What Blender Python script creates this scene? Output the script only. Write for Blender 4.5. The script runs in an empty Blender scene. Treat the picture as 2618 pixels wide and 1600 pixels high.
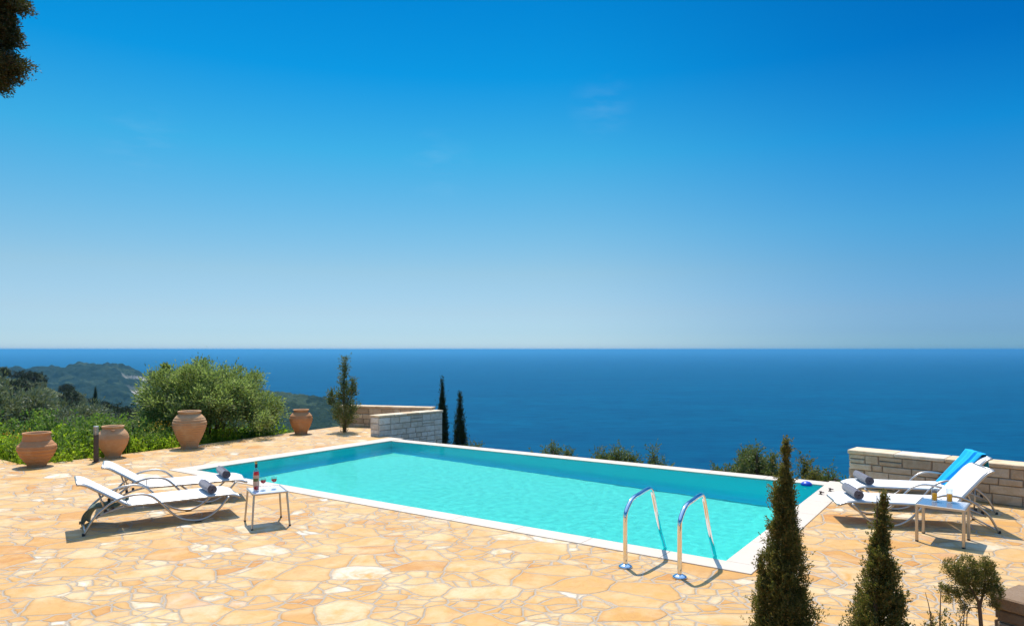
import bpy, bmesh, math, random
import numpy as np
from mathutils import Vector, Matrix, noise as mnoise

R = math.radians
sc = bpy.context.scene
col = sc.collection

# ------------------------------------------------------------------ camera
H = 2.3                                   # eye height above the terrace
cam_d = bpy.data.cameras.new('camera')
cam = bpy.data.objects.new('camera', cam_d); col.objects.link(cam)
cam.location = (0, 0, H); cam.rotation_euler = (R(90), 0, 0)
cam_d.sensor_width = 36; cam_d.sensor_fit = 'HORIZONTAL'
cam_d.lens = 1803 / 2618 * 36
cam_d.shift_y = 93 / 2618                 # level camera, frame shifted up
cam_d.clip_start = .05; cam_d.clip_end = 400000
sc.camera = cam

# ------------------------------------------------------------------ light
SUN_EL, SUN_AZ = R(63), R(-14.5)          # azimuth measured from +Y towards +X
sun_d = bpy.data.lights.new('sun', 'SUN'); sun = bpy.data.objects.new('sun', sun_d); col.objects.link(sun)
sun_d.energy = 4.1; sun_d.angle = R(.53); sun_d.color = (1, .95, .86)
sv = Vector((math.sin(SUN_AZ) * math.cos(SUN_EL), math.cos(SUN_AZ) * math.cos(SUN_EL), math.sin(SUN_EL)))
sun.rotation_euler = (-sv).to_track_quat('-Z', 'Y').to_euler()
try: sun_d.cycles.is_caustics_light = True
except Exception: pass

w = bpy.data.worlds.new('World'); sc.world = w; w.use_nodes = True
nt = w.node_tree; nt.nodes.clear()
sky = nt.nodes.new('ShaderNodeTexSky'); sky.sky_type = 'NISHITA'; sky.sun_disc = False
sky.sun_elevation = SUN_EL; sky.sun_rotation = SUN_AZ
sky.altitude = 250; sky.air_density = 1.0; sky.dust_density = .35; sky.ozone_density = 3.0
# colour correction of the sky by elevation and by compass direction (deeper blue to the right, away from the sun); top stops, above the frame, brightened as added fill light
SKY_MID = [(0.0, (0.351, 0.4961, 0.767)), (0.0072, (0.351, 0.5088, 0.7548)), (0.0238, (0.3273, 0.4662, 0.6732)), (0.0515, (0.3542, 0.4505, 0.5761)), (0.1064, (0.3702, 0.4779, 0.513)), (0.1604, (0.2829, 0.5043, 0.5427)), (0.2638, (0.1024, 0.5376, 0.6098)), (0.3588, (0.0096, 0.46, 0.643)), (0.4418, (0.0031, 0.397, 0.6172)), (0.56, (0.5, 0.75, 0.9)), (0.72, (1.7, 2.0, 2.0)), (1, (2.0, 2.2, 2.05))]
SKY_RIGHT = [(0.0072, (0.1602, 0.3422, 0.6198)), (0.0238, (0.153, 0.3051, 0.5678)), (0.0515, (0.1745, 0.3134, 0.5132)), (0.1064, (0.1479, 0.3473, 0.4931)), (0.1604, (0.1008, 0.3888, 0.5333)), (0.2638, (0.0138, 0.3786, 0.5865)), (0.3588, (0.0013, 0.2766, 0.5293)), (0.4418, (0.0009, 0.244, 0.4893)), (0.56, (0.4, 0.6, 0.8)), (0.72, (1.7, 2.0, 2.0)), (1, (2.0, 2.2, 2.05))]
tc = nt.nodes.new('ShaderNodeTexCoord'); sep = nt.nodes.new('ShaderNodeSeparateXYZ'); nt.links.new(tc.outputs['Generated'], sep.inputs[0])
def wramp(st):
    x = nt.nodes.new('ShaderNodeValToRGB'); cr = x.color_ramp; cr.interpolation = 'B_SPLINE' if False else 'EASE' if False else 'LINEAR'
    while len(cr.elements) > 1: cr.elements.remove(cr.elements[0])
    cr.elements[0].position = st[0][0]; cr.elements[0].color = (*st[0][1], 1)
    for p_, c_ in st[1:]: cr.elements.new(p_).color = (*c_, 1)
    nt.links.new(sep.outputs[2], x.inputs[0]); return x
ra, rb_ = wramp(SKY_MID), wramp(SKY_RIGHT)
mr = nt.nodes.new('ShaderNodeMapRange'); mr.interpolation_type = 'SMOOTHSTEP'; mr.inputs['From Min'].default_value = .02; mr.inputs['From Max'].default_value = .60; nt.links.new(sep.outputs[0], mr.inputs[0])
mxs = nt.nodes.new('ShaderNodeMix'); mxs.data_type = 'RGBA'; nt.links.new(mr.outputs[0], mxs.inputs[0]); nt.links.new(ra.outputs[0], mxs.inputs[6]); nt.links.new(rb_.outputs[0], mxs.inputs[7])
hs = nt.nodes.new('ShaderNodeMix'); hs.data_type = 'RGBA'; hs.blend_type = 'MULTIPLY'; hs.inputs[0].default_value = 1; nt.links.new(mxs.outputs[2], hs.inputs[7])
bg = nt.nodes.new('ShaderNodeBackground'); bg.inputs[1].default_value = .15
wo = nt.nodes.new('ShaderNodeOutputWorld')
# two faint wisps of cirrus
def wmath(op, a, b):
    x = nt.nodes.new('ShaderNodeMath'); x.operation = op
    for i, q in enumerate((a, b)):
        if isinstance(q, (int, float)): x.inputs[i].default_value = q
        else: nt.links.new(q, x.inputs[i])
    return x.outputs[0]
mpw = nt.nodes.new('ShaderNodeMapping'); mpw.inputs['Scale'].default_value = (7, 4, 26); mpw.inputs['Rotation'].default_value = (0, R(-22), 0); nt.links.new(tc.outputs['Generated'], mpw.inputs[0])
nw = nt.nodes.new('ShaderNodeTexNoise'); nw.inputs['Scale'].default_value = 2.2; nw.inputs['Detail'].default_value = 6; nw.inputs['Roughness'].default_value = .62; nt.links.new(mpw.outputs[0], nw.inputs[0])
wis = None
for (u_, v_, rad_) in ((1125, 425, .055), (1540, 275, .05), (370, 370, .06)):
    d_ = Vector(((u_ - 1309) / 1803, 1, (893 - v_) / 1803)).normalized()
    ds = nt.nodes.new('ShaderNodeVectorMath'); ds.operation = 'DISTANCE'; nt.links.new(tc.outputs['Generated'], ds.inputs[0]); ds.inputs[1].default_value = d_
    m1 = wmath('MAXIMUM', wmath('SUBTRACT', 1.0, wmath('DIVIDE', ds.outputs['Value'], rad_)), 0.0)
    wis = m1 if wis is None else wmath('ADD', wis, m1)
wis = wmath('MULTIPLY', wis, wmath('MULTIPLY', wmath('MAXIMUM', wmath('SUBTRACT', nw.outputs[0], .45), 0.0), .26))
cw = nt.nodes.new('ShaderNodeMix'); cw.data_type = 'RGBA'; cw.inputs[7].default_value = (3.6, 4.4, 5.0, 1)
nt.links.new(wis, cw.inputs[0]); nt.links.new(hs.outputs[2], cw.inputs[6])
nt.links.new(sky.outputs[0], hs.inputs[6]); nt.links.new(cw.outputs[2], bg.inputs[0]); nt.links.new(bg.outputs[0], wo.inputs[0])

vs = sc.view_settings
vs.view_transform = 'Standard'; vs.look = 'None'; vs.gamma = 1; vs.exposure = .35
sc.render.engine = 'CYCLES'
cy = sc.cycles
cy.max_bounces = 10; cy.diffuse_bounces = 3; cy.glossy_bounces = 4; cy.transmission_bounces = 8
cy.volume_bounces = 0; cy.transparent_max_bounces = 12
cy.caustics_reflective = False; cy.caustics_refractive = True; cy.blur_glossy = .5
cy.sample_clamp_indirect = 6
cy.use_denoising = True
try: cy.use_adaptive_sampling = True; cy.adaptive_threshold = .02
except Exception: pass

# ------------------------------------------------------------------ helpers
rng = np.random.default_rng(7)
random.seed(7)

def G(u, v, z=0.0):
    """point at height z seen at pixel (u,v) of the 2618x1600 picture (survey of the place)"""
    Y = 1803 * (H - z) / (v - 893.0)
    return Vector(((u - 1309) * Y / 1803, Y, z))

def tag(o, label=None, cat=None, group=None, kind=None):
    if label: o['label'] = label
    if cat: o['category'] = cat
    if group: o['group'] = group
    if kind: o['kind'] = kind
    return o

def empty(name, loc=(0, 0, 0), rz=0.0):
    o = bpy.data.objects.new(name, None); col.objects.link(o)
    o.location = loc; o.rotation_euler = (0, 0, rz); o.empty_display_size = .1
    return o

def mesh_obj(name, verts, faces, mats, parent=None, smooth=False, loc=None, midx=None, attr=None):
    me = bpy.data.meshes.new(name); me.from_pydata([tuple(v) for v in verts], [], faces); me.update()
    return finish(name, me, mats, parent, smooth, loc, midx, attr)

def finish(name, me, mats, parent=None, smooth=False, loc=None, midx=None, attr=None):
    if not isinstance(mats, (list, tuple)): mats = [mats]
    for m in mats: me.materials.append(m)
    if midx is not None: me.polygons.foreach_set('material_index', midx)
    if smooth: me.polygons.foreach_set('use_smooth', [True] * len(me.polygons))
    if attr is not None:
        a = me.attributes.new('tone', 'FLOAT', 'FACE'); a.data.foreach_set('value', attr)
    o = bpy.data.objects.new(name, me); col.objects.link(o)
    if parent: o.parent = parent
    if loc is not None: o.location = loc
    return o

class MB:
    def __init__(s): s.v = []; s.f = []; s.a = []; s.m = []
    def add(s, vs_, fs, tone=0.0, mi=0):
        k = len(s.v); s.v += [Vector(p) for p in vs_]; s.f += [tuple(i + k for i in f) for f in fs]
        s.a += [tone] * len(fs); s.m += [mi] * len(fs); return s
    def box(s, c, d, rz=0, tone=0.0, mi=0, M=None, bev=0.0):
        c = Vector(c); x, y, z = d[0] / 2, d[1] / 2, d[2] / 2
        if bev > 0:
            pts = []; idx = {}
            for sx in (-1, 1):
                for sy in (-1, 1):
                    for sz in (-1, 1):
                        for ax in range(3):
                            p = [sx * (x - bev), sy * (y - bev), sz * (z - bev)]
                            p[ax] = (sx * x, sy * y, sz * z)[ax]
                            idx[(sx, sy, sz, ax)] = len(pts); pts.append(Vector(p))
            fs = []
            for ax in range(3):
                o1, o2 = [(1, 2), (2, 0), (0, 1)][ax]
                for sgn in (-1, 1):
                    q = []
                    for (a, b) in ((-1, -1), (1, -1), (1, 1), (-1, 1)):
                        t = [0, 0, 0]; t[ax] = sgn; t[o1] = a; t[o2] = b
                        q.append(idx[(t[0], t[1], t[2], ax)])
                    fs.append(q if sgn > 0 else q[::-1])
            for ax in range(3):          # edges parallel to ax
                o1, o2 = [(1, 2), (2, 0), (0, 1)][ax]
                for a in (-1, 1):
                    for b in (-1, 1):
                        t0 = [0, 0, 0]; t0[o1] = a; t0[o2] = b
                        t1 = list(t0); t0[ax] = -1; t1[ax] = 1
                        q = [idx[(*t0, o1)], idx[(*t1, o1)], idx[(*t1, o2)], idx[(*t0, o2)]]
                        fs.append(q if a * b < 0 else q[::-1])
            for sx in (-1, 1):
                for sy in (-1, 1):
                    for sz in (-1, 1):
                        q = [idx[(sx, sy, sz, a)] for a in range(3)]
                        fs.append(q if sx * sy * sz > 0 else q[::-1])
        else:
            pts = [Vector((i, j, k)) for i in (-x, x) for j in (-y, y) for k in (-z, z)]
            fs = [(0, 1, 3, 2), (4, 6, 7, 5), (0, 4, 5, 1), (2, 3, 7, 6), (0, 2, 6, 4), (1, 5, 7, 3)]
        if M is None: M = Matrix.Rotation(rz, 3, 'Z')
        return s.add([c + M @ p for p in pts], fs, tone, mi)
    def tube(s, path, r, n=8, caps=True, tone=0.0, mi=0):
        path = [Vector(p) for p in path]; m = len(path)
        rr = r if isinstance(r, (list, tuple)) else [r] * m
        t0 = (path[1] - path[0]).normalized()
        up = Vector((0, 0, 1)) if abs(t0.z) < .9 else Vector((1, 0, 0))
        nrm = (up - t0 * up.dot(t0)).normalized(); vv = []
        for i in range(m):
            t = ((path[min(i + 1, m - 1)] - path[max(i - 1, 0)])).normalized()
            nrm = (nrm - t * nrm.dot(t)).normalized(); b = t.cross(nrm)
            for k in range(n):
                a = 2 * math.pi * k / n
                vv.append(path[i] + (nrm * math.cos(a) + b * math.sin(a)) * rr[i])
        fs = [(i * n + k, i * n + (k + 1) % n, (i + 1) * n + (k + 1) % n, (i + 1) * n + k) for i in range(m - 1) for k in range(n)]
        if caps: fs += [tuple(range(n))[::-1], tuple((m - 1) * n + k for k in range(n))]
        return s.add(vv, fs, tone, mi)
    def lathe(s, prof, n=32, c=(0, 0, 0), tone=0.0, mi=0):
        c = Vector(c); vv = []
        for r, z in prof:
            for k in range(n):
                a = 2 * math.pi * k / n; vv.append(c + Vector((r * math.cos(a), r * math.sin(a), z)))
        m = len(prof)
        fs = [(i * n + k, i * n + (k + 1) % n, (i + 1) * n + (k + 1) % n, (i + 1) * n + k) for i in range(m - 1) for k in range(n)]
        if prof[0][0] > 1e-5: fs.append(tuple(range(n))[::-1])
        if prof[-1][0] > 1e-5: fs.append(tuple((m - 1) * n + k for k in range(n)))
        return s.add(vv, fs, tone, mi)
    def build(s, name, mats, parent=None, smooth=False, loc=None, attr=False, auto=False):
        multi = isinstance(mats, (list, tuple)) and len(mats) > 1
        o = mesh_obj(name, s.v, s.f, mats, parent, smooth or auto, loc, s.m if multi else None, s.a if attr else None)
        if auto:
            try: o.data.set_sharp_from_angle(angle=R(40))
            except Exception: pass
        return o

def crom(pts, k=8):
    pts = [Vector(p) for p in pts]; out = []
    P = [pts[0] * 2 - pts[1]] + pts + [pts[-1] * 2 - pts[-2]]
    for i in range(1, len(P) - 2):
        p0, p1, p2, p3 = P[i - 1:i + 3]
        for j in range(k):
            t = j / k
            out.append(.5 * ((2 * p1) + (p2 - p0) * t + (2 * p0 - 5 * p1 + 4 * p2 - p3) * t * t + (3 * p1 - p0 - 3 * p2 + p3) * t ** 3))
    out.append(pts[-1]); return out

def copy_tree(o, parent=None):
    c = o.copy(); col.objects.link(c); c.parent = parent
    for ch in list(o.children): copy_tree(ch, c)
    return c

# ------------------------------------------------------------------ materials
class NT:
    def __init__(s, name):
        s.m = bpy.data.materials.new(name); s.m.use_nodes = True; s.t = s.m.node_tree; s.t.nodes.clear()
        s.out = s.t.nodes.new('ShaderNodeOutputMaterial')
    def n(s, typ, **kw):
        x = s.t.nodes.new('ShaderNode' + typ)
        for k, v in kw.items():
            if k.startswith('i_'):
                key = k[2:].replace('_', ' ')
                x.inputs[int(key) if key.isdigit() else key].default_value = v
            else: setattr(x, k, v)
        return x
    def l(s, a, b): s.t.links.new(a, b)
    def math(s, op, a, b=None, clamp=False):
        x = s.n('Math', operation=op); x.use_clamp = clamp
        for i, v in enumerate((a, b)):
            if v is None: continue
            if isinstance(v, (int, float)): x.inputs[i].default_value = v
            else: s.l(v, x.inputs[i])
        return x.outputs[0]
    def mix(s, fac, a, b, blend='MIX'):
        x = s.n('Mix', data_type='RGBA', blend_type=blend)
        for sock, v in ((x.inputs[0], fac), (x.inputs[6], a), (x.inputs[7], b)):
            if isinstance(v, (int, float)): sock.default_value = v
            elif isinstance(v, (tuple, list)): sock.default_value = (*v[:3], 1)
            else: s.l(v, sock)
        return x.outputs[2]
    def ramp(s, fac, stops, interp='LINEAR'):
        x = s.n('ValToRGB'); cr = x.color_ramp; cr.interpolation = interp
        while len(cr.elements) > 1: cr.elements.remove(cr.elements[0])
        cr.elements[0].position = stops[0][0]; cr.elements[0].color = (*stops[0][1], 1)
        for p, c in stops[1:]:
            e = cr.elements.new(p); e.color = (*c, 1)
        s.l(fac, x.inputs[0]); return x.outputs[0]
    def noise(s, vec, scale, detail=4, rough=.55, dist=0):
        x = s.n('TexNoise'); x.inputs['Scale'].default_value = scale; x.inputs['Detail'].default_value = detail
        x.inputs['Roughness'].default_value = rough; x.inputs['Distortion'].default_value = dist
        if vec is not None: s.l(vec, x.inputs['Vector'])
        return x.outputs[0]
    def pos(s): return s.n('TexCoord').outputs['Object']
    def bump(s, h, strength=.3, dist=.01, nrm=None):
        x = s.n('Bump'); x.inputs['Strength'].default_value = strength; x.inputs['Distance'].default_value = dist
        s.l(h, x.inputs['Height'])
        if nrm is not None: s.l(nrm, x.inputs['Normal'])
        return x.outputs[0]
    def bsdf(s, color=None, rough=.6, metal=0, spec=.5, normal=None, **kw):
        x = s.n('BsdfPrincipled')
        for sock, v in (('Base Color', color), ('Roughness', rough), ('Metallic', metal), ('Specular IOR Level', spec)):
            if v is None: continue
            if isinstance(v, (tuple, list)): x.inputs[sock].default_value = (*v[:3], 1)
            elif isinstance(v, (int, float)): x.inputs[sock].default_value = v
            else: s.l(v, x.inputs[sock])
        for k, v in kw.items(): x.inputs[k.replace('_', ' ')].default_value = v
        if normal is not None: s.l(normal, x.inputs['Normal'])
        s.l(x.outputs[0], s.out.inputs[0]); return x

def simple(name, c, rough=.5, metal=0, var=.12, scale=30, bump=.1, spec=.5, **kw):
    t = NT(name); p = t.pos(); nz = t.noise(p, scale)
    cc = t.mix(nz, tuple(x * (1 - var) for x in c), tuple(min(1, x * (1 + var)) for x in c))
    nn = t.bump(t.noise(p, scale * 4), bump, .002) if bump else None
    t.bsdf(cc, rough, metal, spec, nn, **kw); return t.m

def mat_paving():
    t = NT('crazy_paving'); p = t.pos()
    wn = t.n('TexNoise'); wn.inputs['Scale'].default_value = 2.2; wn.inputs['Detail'].default_value = 3; t.l(p, wn.inputs['Vector'])
    sub = t.n('VectorMath', operation='SUBTRACT'); t.l(wn.outputs['Color'], sub.inputs[0]); sub.inputs[1].default_value = (.5, .5, .5)
    scl = t.n('VectorMath', operation='SCALE'); scl.inputs['Scale'].default_value = .22; t.l(sub.outputs[0], scl.inputs[0])
    add = t.n('VectorMath', operation='ADD'); t.l(p, add.inputs[0]); t.l(scl.outputs[0], add.inputs[1])
    mp = t.n('Mapping'); mp.inputs['Rotation'].default_value = (0, 0, R(20)); mp.inputs['Scale'].default_value = (1, 1.25, 0)
    t.l(add.outputs[0], mp.inputs[0]); q = mp.outputs[0]
    def vor(scale):
        a = t.n('TexVoronoi', voronoi_dimensions='2D', feature='F1'); a.inputs['Scale'].default_value = scale
        b = t.n('TexVoronoi', voronoi_dimensions='2D', feature='DISTANCE_TO_EDGE'); b.inputs['Scale'].default_value = scale
        for x in (a, b): t.l(q, x.inputs['Vector'])
        sp = t.n('SeparateColor'); t.l(a.outputs['Color'], sp.inputs[0])
        return sp, t.math('DIVIDE', b.outputs['Distance'], scale)
    c1, d1 = vor(2.1); c2, d2 = vor(4.6)
    sel = t.math('GREATER_THAN', c1.outputs[0], .42)
    d2s = t.math('ADD', d2, t.math('MULTIPLY', t.math('SUBTRACT', 1.0, sel), 10.0))
    d = t.math('MINIMUM', d1, d2s)
    def pick(k):
        x = t.n('Mix', data_type='FLOAT'); t.l(sel, x.inputs[0]); t.l(c1.outputs[k], x.inputs[2]); t.l(c2.outputs[k], x.inputs[3]); return x.outputs[0]
    idg, idb = pick(1), pick(2)
    stone = t.ramp(idg, [(0, (.70, .61, .45)), (.05, (.66, .475, .26)), (.28, (.64, .41, .175)), (.5, (.60, .345, .115)),
                         (.66, (.65, .44, .21)), (.82, (.57, .295, .08)), (.93, (.52, .22, .045)), (.972, (.76, .69, .55)), (1, (.76, .69, .55))])
    n1 = t.noise(p, 3.4, 7, .7, .8)
    stone = t.mix(t.math('MULTIPLY', t.math('SUBTRACT', n1, .42, True), 4.0, True), stone, (.61, .32, .07))
    n2 = t.noise(p, 1.4, 5, .6, .3)
    stone = t.mix(t.math('MULTIPLY', t.math('SUBTRACT', n2, .50, True), 2.8, True), stone, (.74, .60, .35))
    n3 = t.noise(p, 38, 5, .7)
    stone = t.mix(t.math('MULTIPLY', n3, .35), stone, (.66, .50, .32), 'MULTIPLY')
    n4 = t.noise(p, 9, 6, .7, 1.0); stone = t.mix(t.math('MULTIPLY', t.math('SUBTRACT', n4, .5, True), 2.2, True), stone, (.78, .60, .40), 'MULTIPLY')
    stone = t.mix(t.math('MULTIPLY', t.math('GREATER_THAN', t.noise(p, 26, 2, .5), .745), .55), stone, (.22, .15, .08))
    edg = t.math('SUBTRACT', 1.0, t.math('DIVIDE', d, .05), True); stone = t.mix(t.math('MULTIPLY', edg, t.noise(p, 7, 4)), stone, (.72, .58, .42), 'MULTIPLY')
    wv = t.math('ADD', .002, t.math('MULTIPLY', t.noise(p, 5), .011))
    joint = t.math('SUBTRACT', 1.0, t.math('DIVIDE', t.math('SUBTRACT', d, wv), .006, True), True)
    mort = t.mix(t.noise(p, 18), (.47, .37, .26), (.39, .30, .21))
    cc = t.mix(joint, stone, mort)
    h = t.math('MINIMUM', d, .02)
    hh = t.math('ADD', t.math('MULTIPLY', h, .55), t.math('MULTIPLY', t.noise(p, 14, 6, .65), .006))
    hh = t.math('ADD', hh, t.math('MULTIPLY', idb, .004))
    nn = t.bump(hh, .8, 1.0)
    t.bsdf(cc, .62, 0, .35, nn); return t.m

def mat_leaf(name, c1, c2, c3=None, clump=1.2, trans=.35):
    t = NT(name); p = t.pos()
    r = t.n('NewGeometry').outputs['Random Per Island']
    c3 = c3 or c2
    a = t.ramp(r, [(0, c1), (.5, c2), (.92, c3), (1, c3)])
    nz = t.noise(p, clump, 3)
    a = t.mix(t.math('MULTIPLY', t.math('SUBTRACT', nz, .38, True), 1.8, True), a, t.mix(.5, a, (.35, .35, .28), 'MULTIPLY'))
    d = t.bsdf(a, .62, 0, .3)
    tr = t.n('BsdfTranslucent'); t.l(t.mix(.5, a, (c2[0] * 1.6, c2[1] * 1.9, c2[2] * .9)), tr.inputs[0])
    mx = t.n('MixShader'); mx.inputs[0].default_value = trans
    t.l(d.outputs[0], mx.inputs[1]); t.l(tr.outputs[0], mx.inputs[2]); t.l(mx.outputs[0], t.out.inputs[0]); return t.m

def mat_tone(name, ramp, rough=.85, nscale=9, bump=.5):
    """stone whose own colour differs from block to block"""
    t = NT(name); p = t.pos(); at = t.n('Attribute', attribute_name='tone')
    c = t.ramp(at.outputs['Fac'], ramp)
    n1 = t.noise(p, nscale, 6, .65)
    c = t.mix(t.math('MULTIPLY', t.math('SUBTRACT', n1, .4, True), 2.0, True), c, (.70, .58, .42), 'MULTIPLY')
    c = t.mix(t.math('MULTIPLY', t.math('GREATER_THAN', t.noise(p, 60, 3), .68), .4), c, (.15, .13, .10))
    nn = t.bump(t.noise(p, 30, 8, .7), bump, .02)
    t.bsdf(c, rough, 0, .3, nn); return t.m

M = {}
M['paving'] = mat_paving()
t = NT('coping_stone'); p = t.pos()
c = t.mix(t.noise(p, 3, 5), (.62, .51, .395), (.68, .58, .47)); c = t.mix(t.math('MULTIPLY', t.noise(p, 70, 3), .25), c, (.6, .5, .38), 'MULTIPLY')
t.bsdf(c, .6, 0, .35, t.bump(t.noise(p, 60, 6), .25, .004)); M['coping'] = t.m
t = NT('pool_liner'); p = t.pos()
c = t.mix(t.noise(p, 1.2, 3), (.055, .68, .555), (.075, .72, .595))
bk = t.n('TexBrick'); bk.offset = 0; bk.inputs['Scale'].default_value = 18; bk.inputs['Mortar Size'].default_value = .01
bk.inputs['Brick Width'].default_value = .5; bk.inputs['Row Height'].default_value = .5
bk.inputs['Color1'].default_value = (1, 1, 1, 1); bk.inputs['Color2'].default_value = (.93, .97, 1, 1); bk.inputs['Mortar'].default_value = (.9, .9, .9, 1)
t.l(p, bk.inputs['Vector']); c = t.mix(1.0, c, bk.outputs[0], 'MULTIPLY')
t.bsdf(c, .5, 0, .3); M['liner'] = t.m
M['liner_wall_bounce'] = simple('pool_mosaic_bounce_tint', (.012, .93, .97), .5, 0, .03, 3, 0, .3)  # light bounced off the floor is painted into the wall and cove colour
t = NT('pool_water')
g = t.n('BsdfRefraction'); g.inputs['IOR'].default_value = 1.33; g.inputs['Roughness'].default_value = 0; g.inputs[0].default_value = (1, 1, 1, 1)
gl_ = t.n('BsdfGlossy'); gl_.inputs['Roughness'].default_value = .03; fr = t.n('Fresnel'); fr.inputs[0].default_value = 1.33
mx = t.n('MixShader'); t.l(t.math('MULTIPLY', fr.outputs[0], .28), mx.inputs[0]); t.l(g.outputs[0], mx.inputs[1]); t.l(gl_.outputs[0], mx.inputs[2]); t.l(mx.outputs[0], t.out.inputs[0])
M['water'] = t.m
t = NT('sea_water'); p = t.pos()
mp = t.n('Mapping'); mp.inputs['Scale'].default_value = (.35, 1, 1); mp.inputs['Rotation'].default_value = (0, 0, R(8)); t.l(p, mp.inputs[0])
nA = t.noise(mp.outputs[0], .004, 6, .6, .5); nB = t.noise(mp.outputs[0], .035, 8, .7, .3); nC = t.noise(mp.outputs[0], .22, 4, .6)
c = t.mix(t.math('MULTIPLY', t.math('SUBTRACT', nA, .35, True), 2, True), (.0, .072, .142), (.0, .108, .192))
c = t.mix(t.math('MULTIPLY', t.math('SUBTRACT', nB, .42, True), 2.8, True), c, (.0, .028, .085))
nD = t.noise(mp.outputs[0], .0012, 4, .6, .8); c = t.mix(t.math('MULTIPLY', t.math('SUBTRACT', nD, .45, True), 2.0, True), c, (.0, .055, .125))
h = t.math('ADD', t.math('MULTIPLY', nB, 2.2), t.math('MULTIPLY', nC, .9))
bp_ = t.bump(h, .9, 1.0)
df = t.n('BsdfDiffuse'); t.l(c, df.inputs[0]); t.l(bp_, df.inputs['Normal']); gs = t.n('BsdfGlossy'); gs.inputs['Roughness'].default_value = .3; t.l(bp_, gs.inputs['Normal'])
mx = t.n('MixShader'); mx.inputs[0].default_value = .018; t.l(df.outputs[0], mx.inputs[1]); t.l(gs.outputs[0], mx.inputs[2]); t.l(mx.outputs[0], t.out.inputs[0]); M['sea'] = t.m
t = NT('hill_ground'); p = t.pos()
c = t.mix(t.noise(p, .06, 6), (.07, .085, .03), (.13, .12, .055)); c = t.mix(t.math('MULTIPLY', t.noise(p, 2, 6), .6), c, (.05, .075, .02))
t.bsdf(c, .95, 0, .1, t.bump(t.noise(p, 1.2, 6), .8, .3)); M['ground'] = t.m
def mat_hill():
    t = NT('wooded_headland'); p = t.pos()
    at = t.n('Attribute', attribute_name='cliff')
    g1 = t.mix(t.noise(p, .02, 6, .7), (.006, .020, .012), (.028, .050, .020))
    g1 = t.mix(t.math('GREATER_THAN', t.noise(p, .008, 3), .58), g1, t.mix(.5, g1, (.07, .10, .045)))
    mpc = t.n('Mapping'); mpc.inputs['Scale'].default_value = (1, 1, .35); t.l(p, mpc.inputs[0]); rk = t.ramp(t.noise(mpc.outputs[0], .018, 8, .75, .6), [(.3, (.06, .08, .04)), (.45, (.16, .16, .12)), (.56, (.50, .43, .34)), (.7, (.22, .21, .16))])
    m = t.math('MULTIPLY', t.math('SUBTRACT', t.math('ADD', at.outputs['Fac'], t.math('MULTIPLY', t.math('SUBTRACT', t.noise(p, .014, 6, .75), .5), 1.9)), .5, True), 4, True)
    t.bsdf(t.mix(m, g1, rk), .95, 0, .1, t.bump(t.noise(p, .12, 5, .7), 1.0, 6)); return t.m
M['hill'] = mat_hill()
M['haze'] = None
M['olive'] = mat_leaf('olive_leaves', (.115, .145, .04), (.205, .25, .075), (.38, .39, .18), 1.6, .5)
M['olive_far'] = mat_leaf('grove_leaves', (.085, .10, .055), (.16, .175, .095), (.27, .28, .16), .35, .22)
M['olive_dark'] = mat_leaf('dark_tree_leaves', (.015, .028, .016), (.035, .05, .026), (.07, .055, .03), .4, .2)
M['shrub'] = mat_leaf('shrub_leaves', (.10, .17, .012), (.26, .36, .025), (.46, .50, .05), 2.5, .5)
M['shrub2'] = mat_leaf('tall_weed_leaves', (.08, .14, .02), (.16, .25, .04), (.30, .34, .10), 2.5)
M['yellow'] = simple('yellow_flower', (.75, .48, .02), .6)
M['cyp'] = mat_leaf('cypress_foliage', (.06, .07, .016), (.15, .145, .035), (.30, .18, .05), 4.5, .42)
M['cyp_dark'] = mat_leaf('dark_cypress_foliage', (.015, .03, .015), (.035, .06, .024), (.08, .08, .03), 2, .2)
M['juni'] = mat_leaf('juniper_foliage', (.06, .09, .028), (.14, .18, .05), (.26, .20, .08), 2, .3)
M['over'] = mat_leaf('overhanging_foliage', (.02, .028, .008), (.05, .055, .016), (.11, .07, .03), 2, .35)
M['bark'] = simple('bark', (.12, .075, .045), .9, 0, .4, 12, .8)
M['terra'] = None
t = NT('terracotta'); p = t.pos()
c = t.mix(t.noise(p, 3, 5, .6), (.44, .19, .075), (.58, .29, .13)); c = t.mix(t.math('MULTIPLY', t.math('SUBTRACT', t.noise(p, 5, 6, .7), .5, True), 1.6, True), c, (.60, .40, .24))
t.bsdf(c, .85, 0, .25, t.bump(t.noise(p, 40, 6), .4, .006)); M['terra'] = t.m
t = NT('terracotta_pale'); p = t.pos()
c = t.mix(t.noise(p, 3, 5, .6), (.48, .24, .10), (.60, .34, .175)); c = t.mix(t.math('MULTIPLY', t.math('SUBTRACT', t.noise(p, 4, 6, .7), .48, True), 2, True), c, (.66, .48, .30))
t.bsdf(c, .85, 0, .25, t.bump(t.noise(p, 40, 6), .4, .006)); M['terra_pale'] = t.m
M['dark'] = simple('dark_plastic', (.03, .028, .027), .5)
M['bollard'] = simple('brown_metal', (.075, .055, .045), .45, .3)
M['alu'] = simple('brushed_aluminium', (.50, .46, .41), .36, 1.0, .05)
M['steel'] = simple('polished_steel', (.78, .78, .78), .07, 1.0, .02, 10, 0)
t = NT('white_mesh_fabric'); p = t.pos()
wv = t.n('TexWave', wave_type='BANDS'); wv.inputs['Scale'].default_value = 150; t.l(p, wv.inputs[0])
t.bsdf(t.mix(t.noise(p, 6), (.78, .75, .71), (.84, .82, .79)), .75, 0, .2, t.bump(wv.outputs[1], .15, .001)); M['sling'] = t.m
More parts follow.
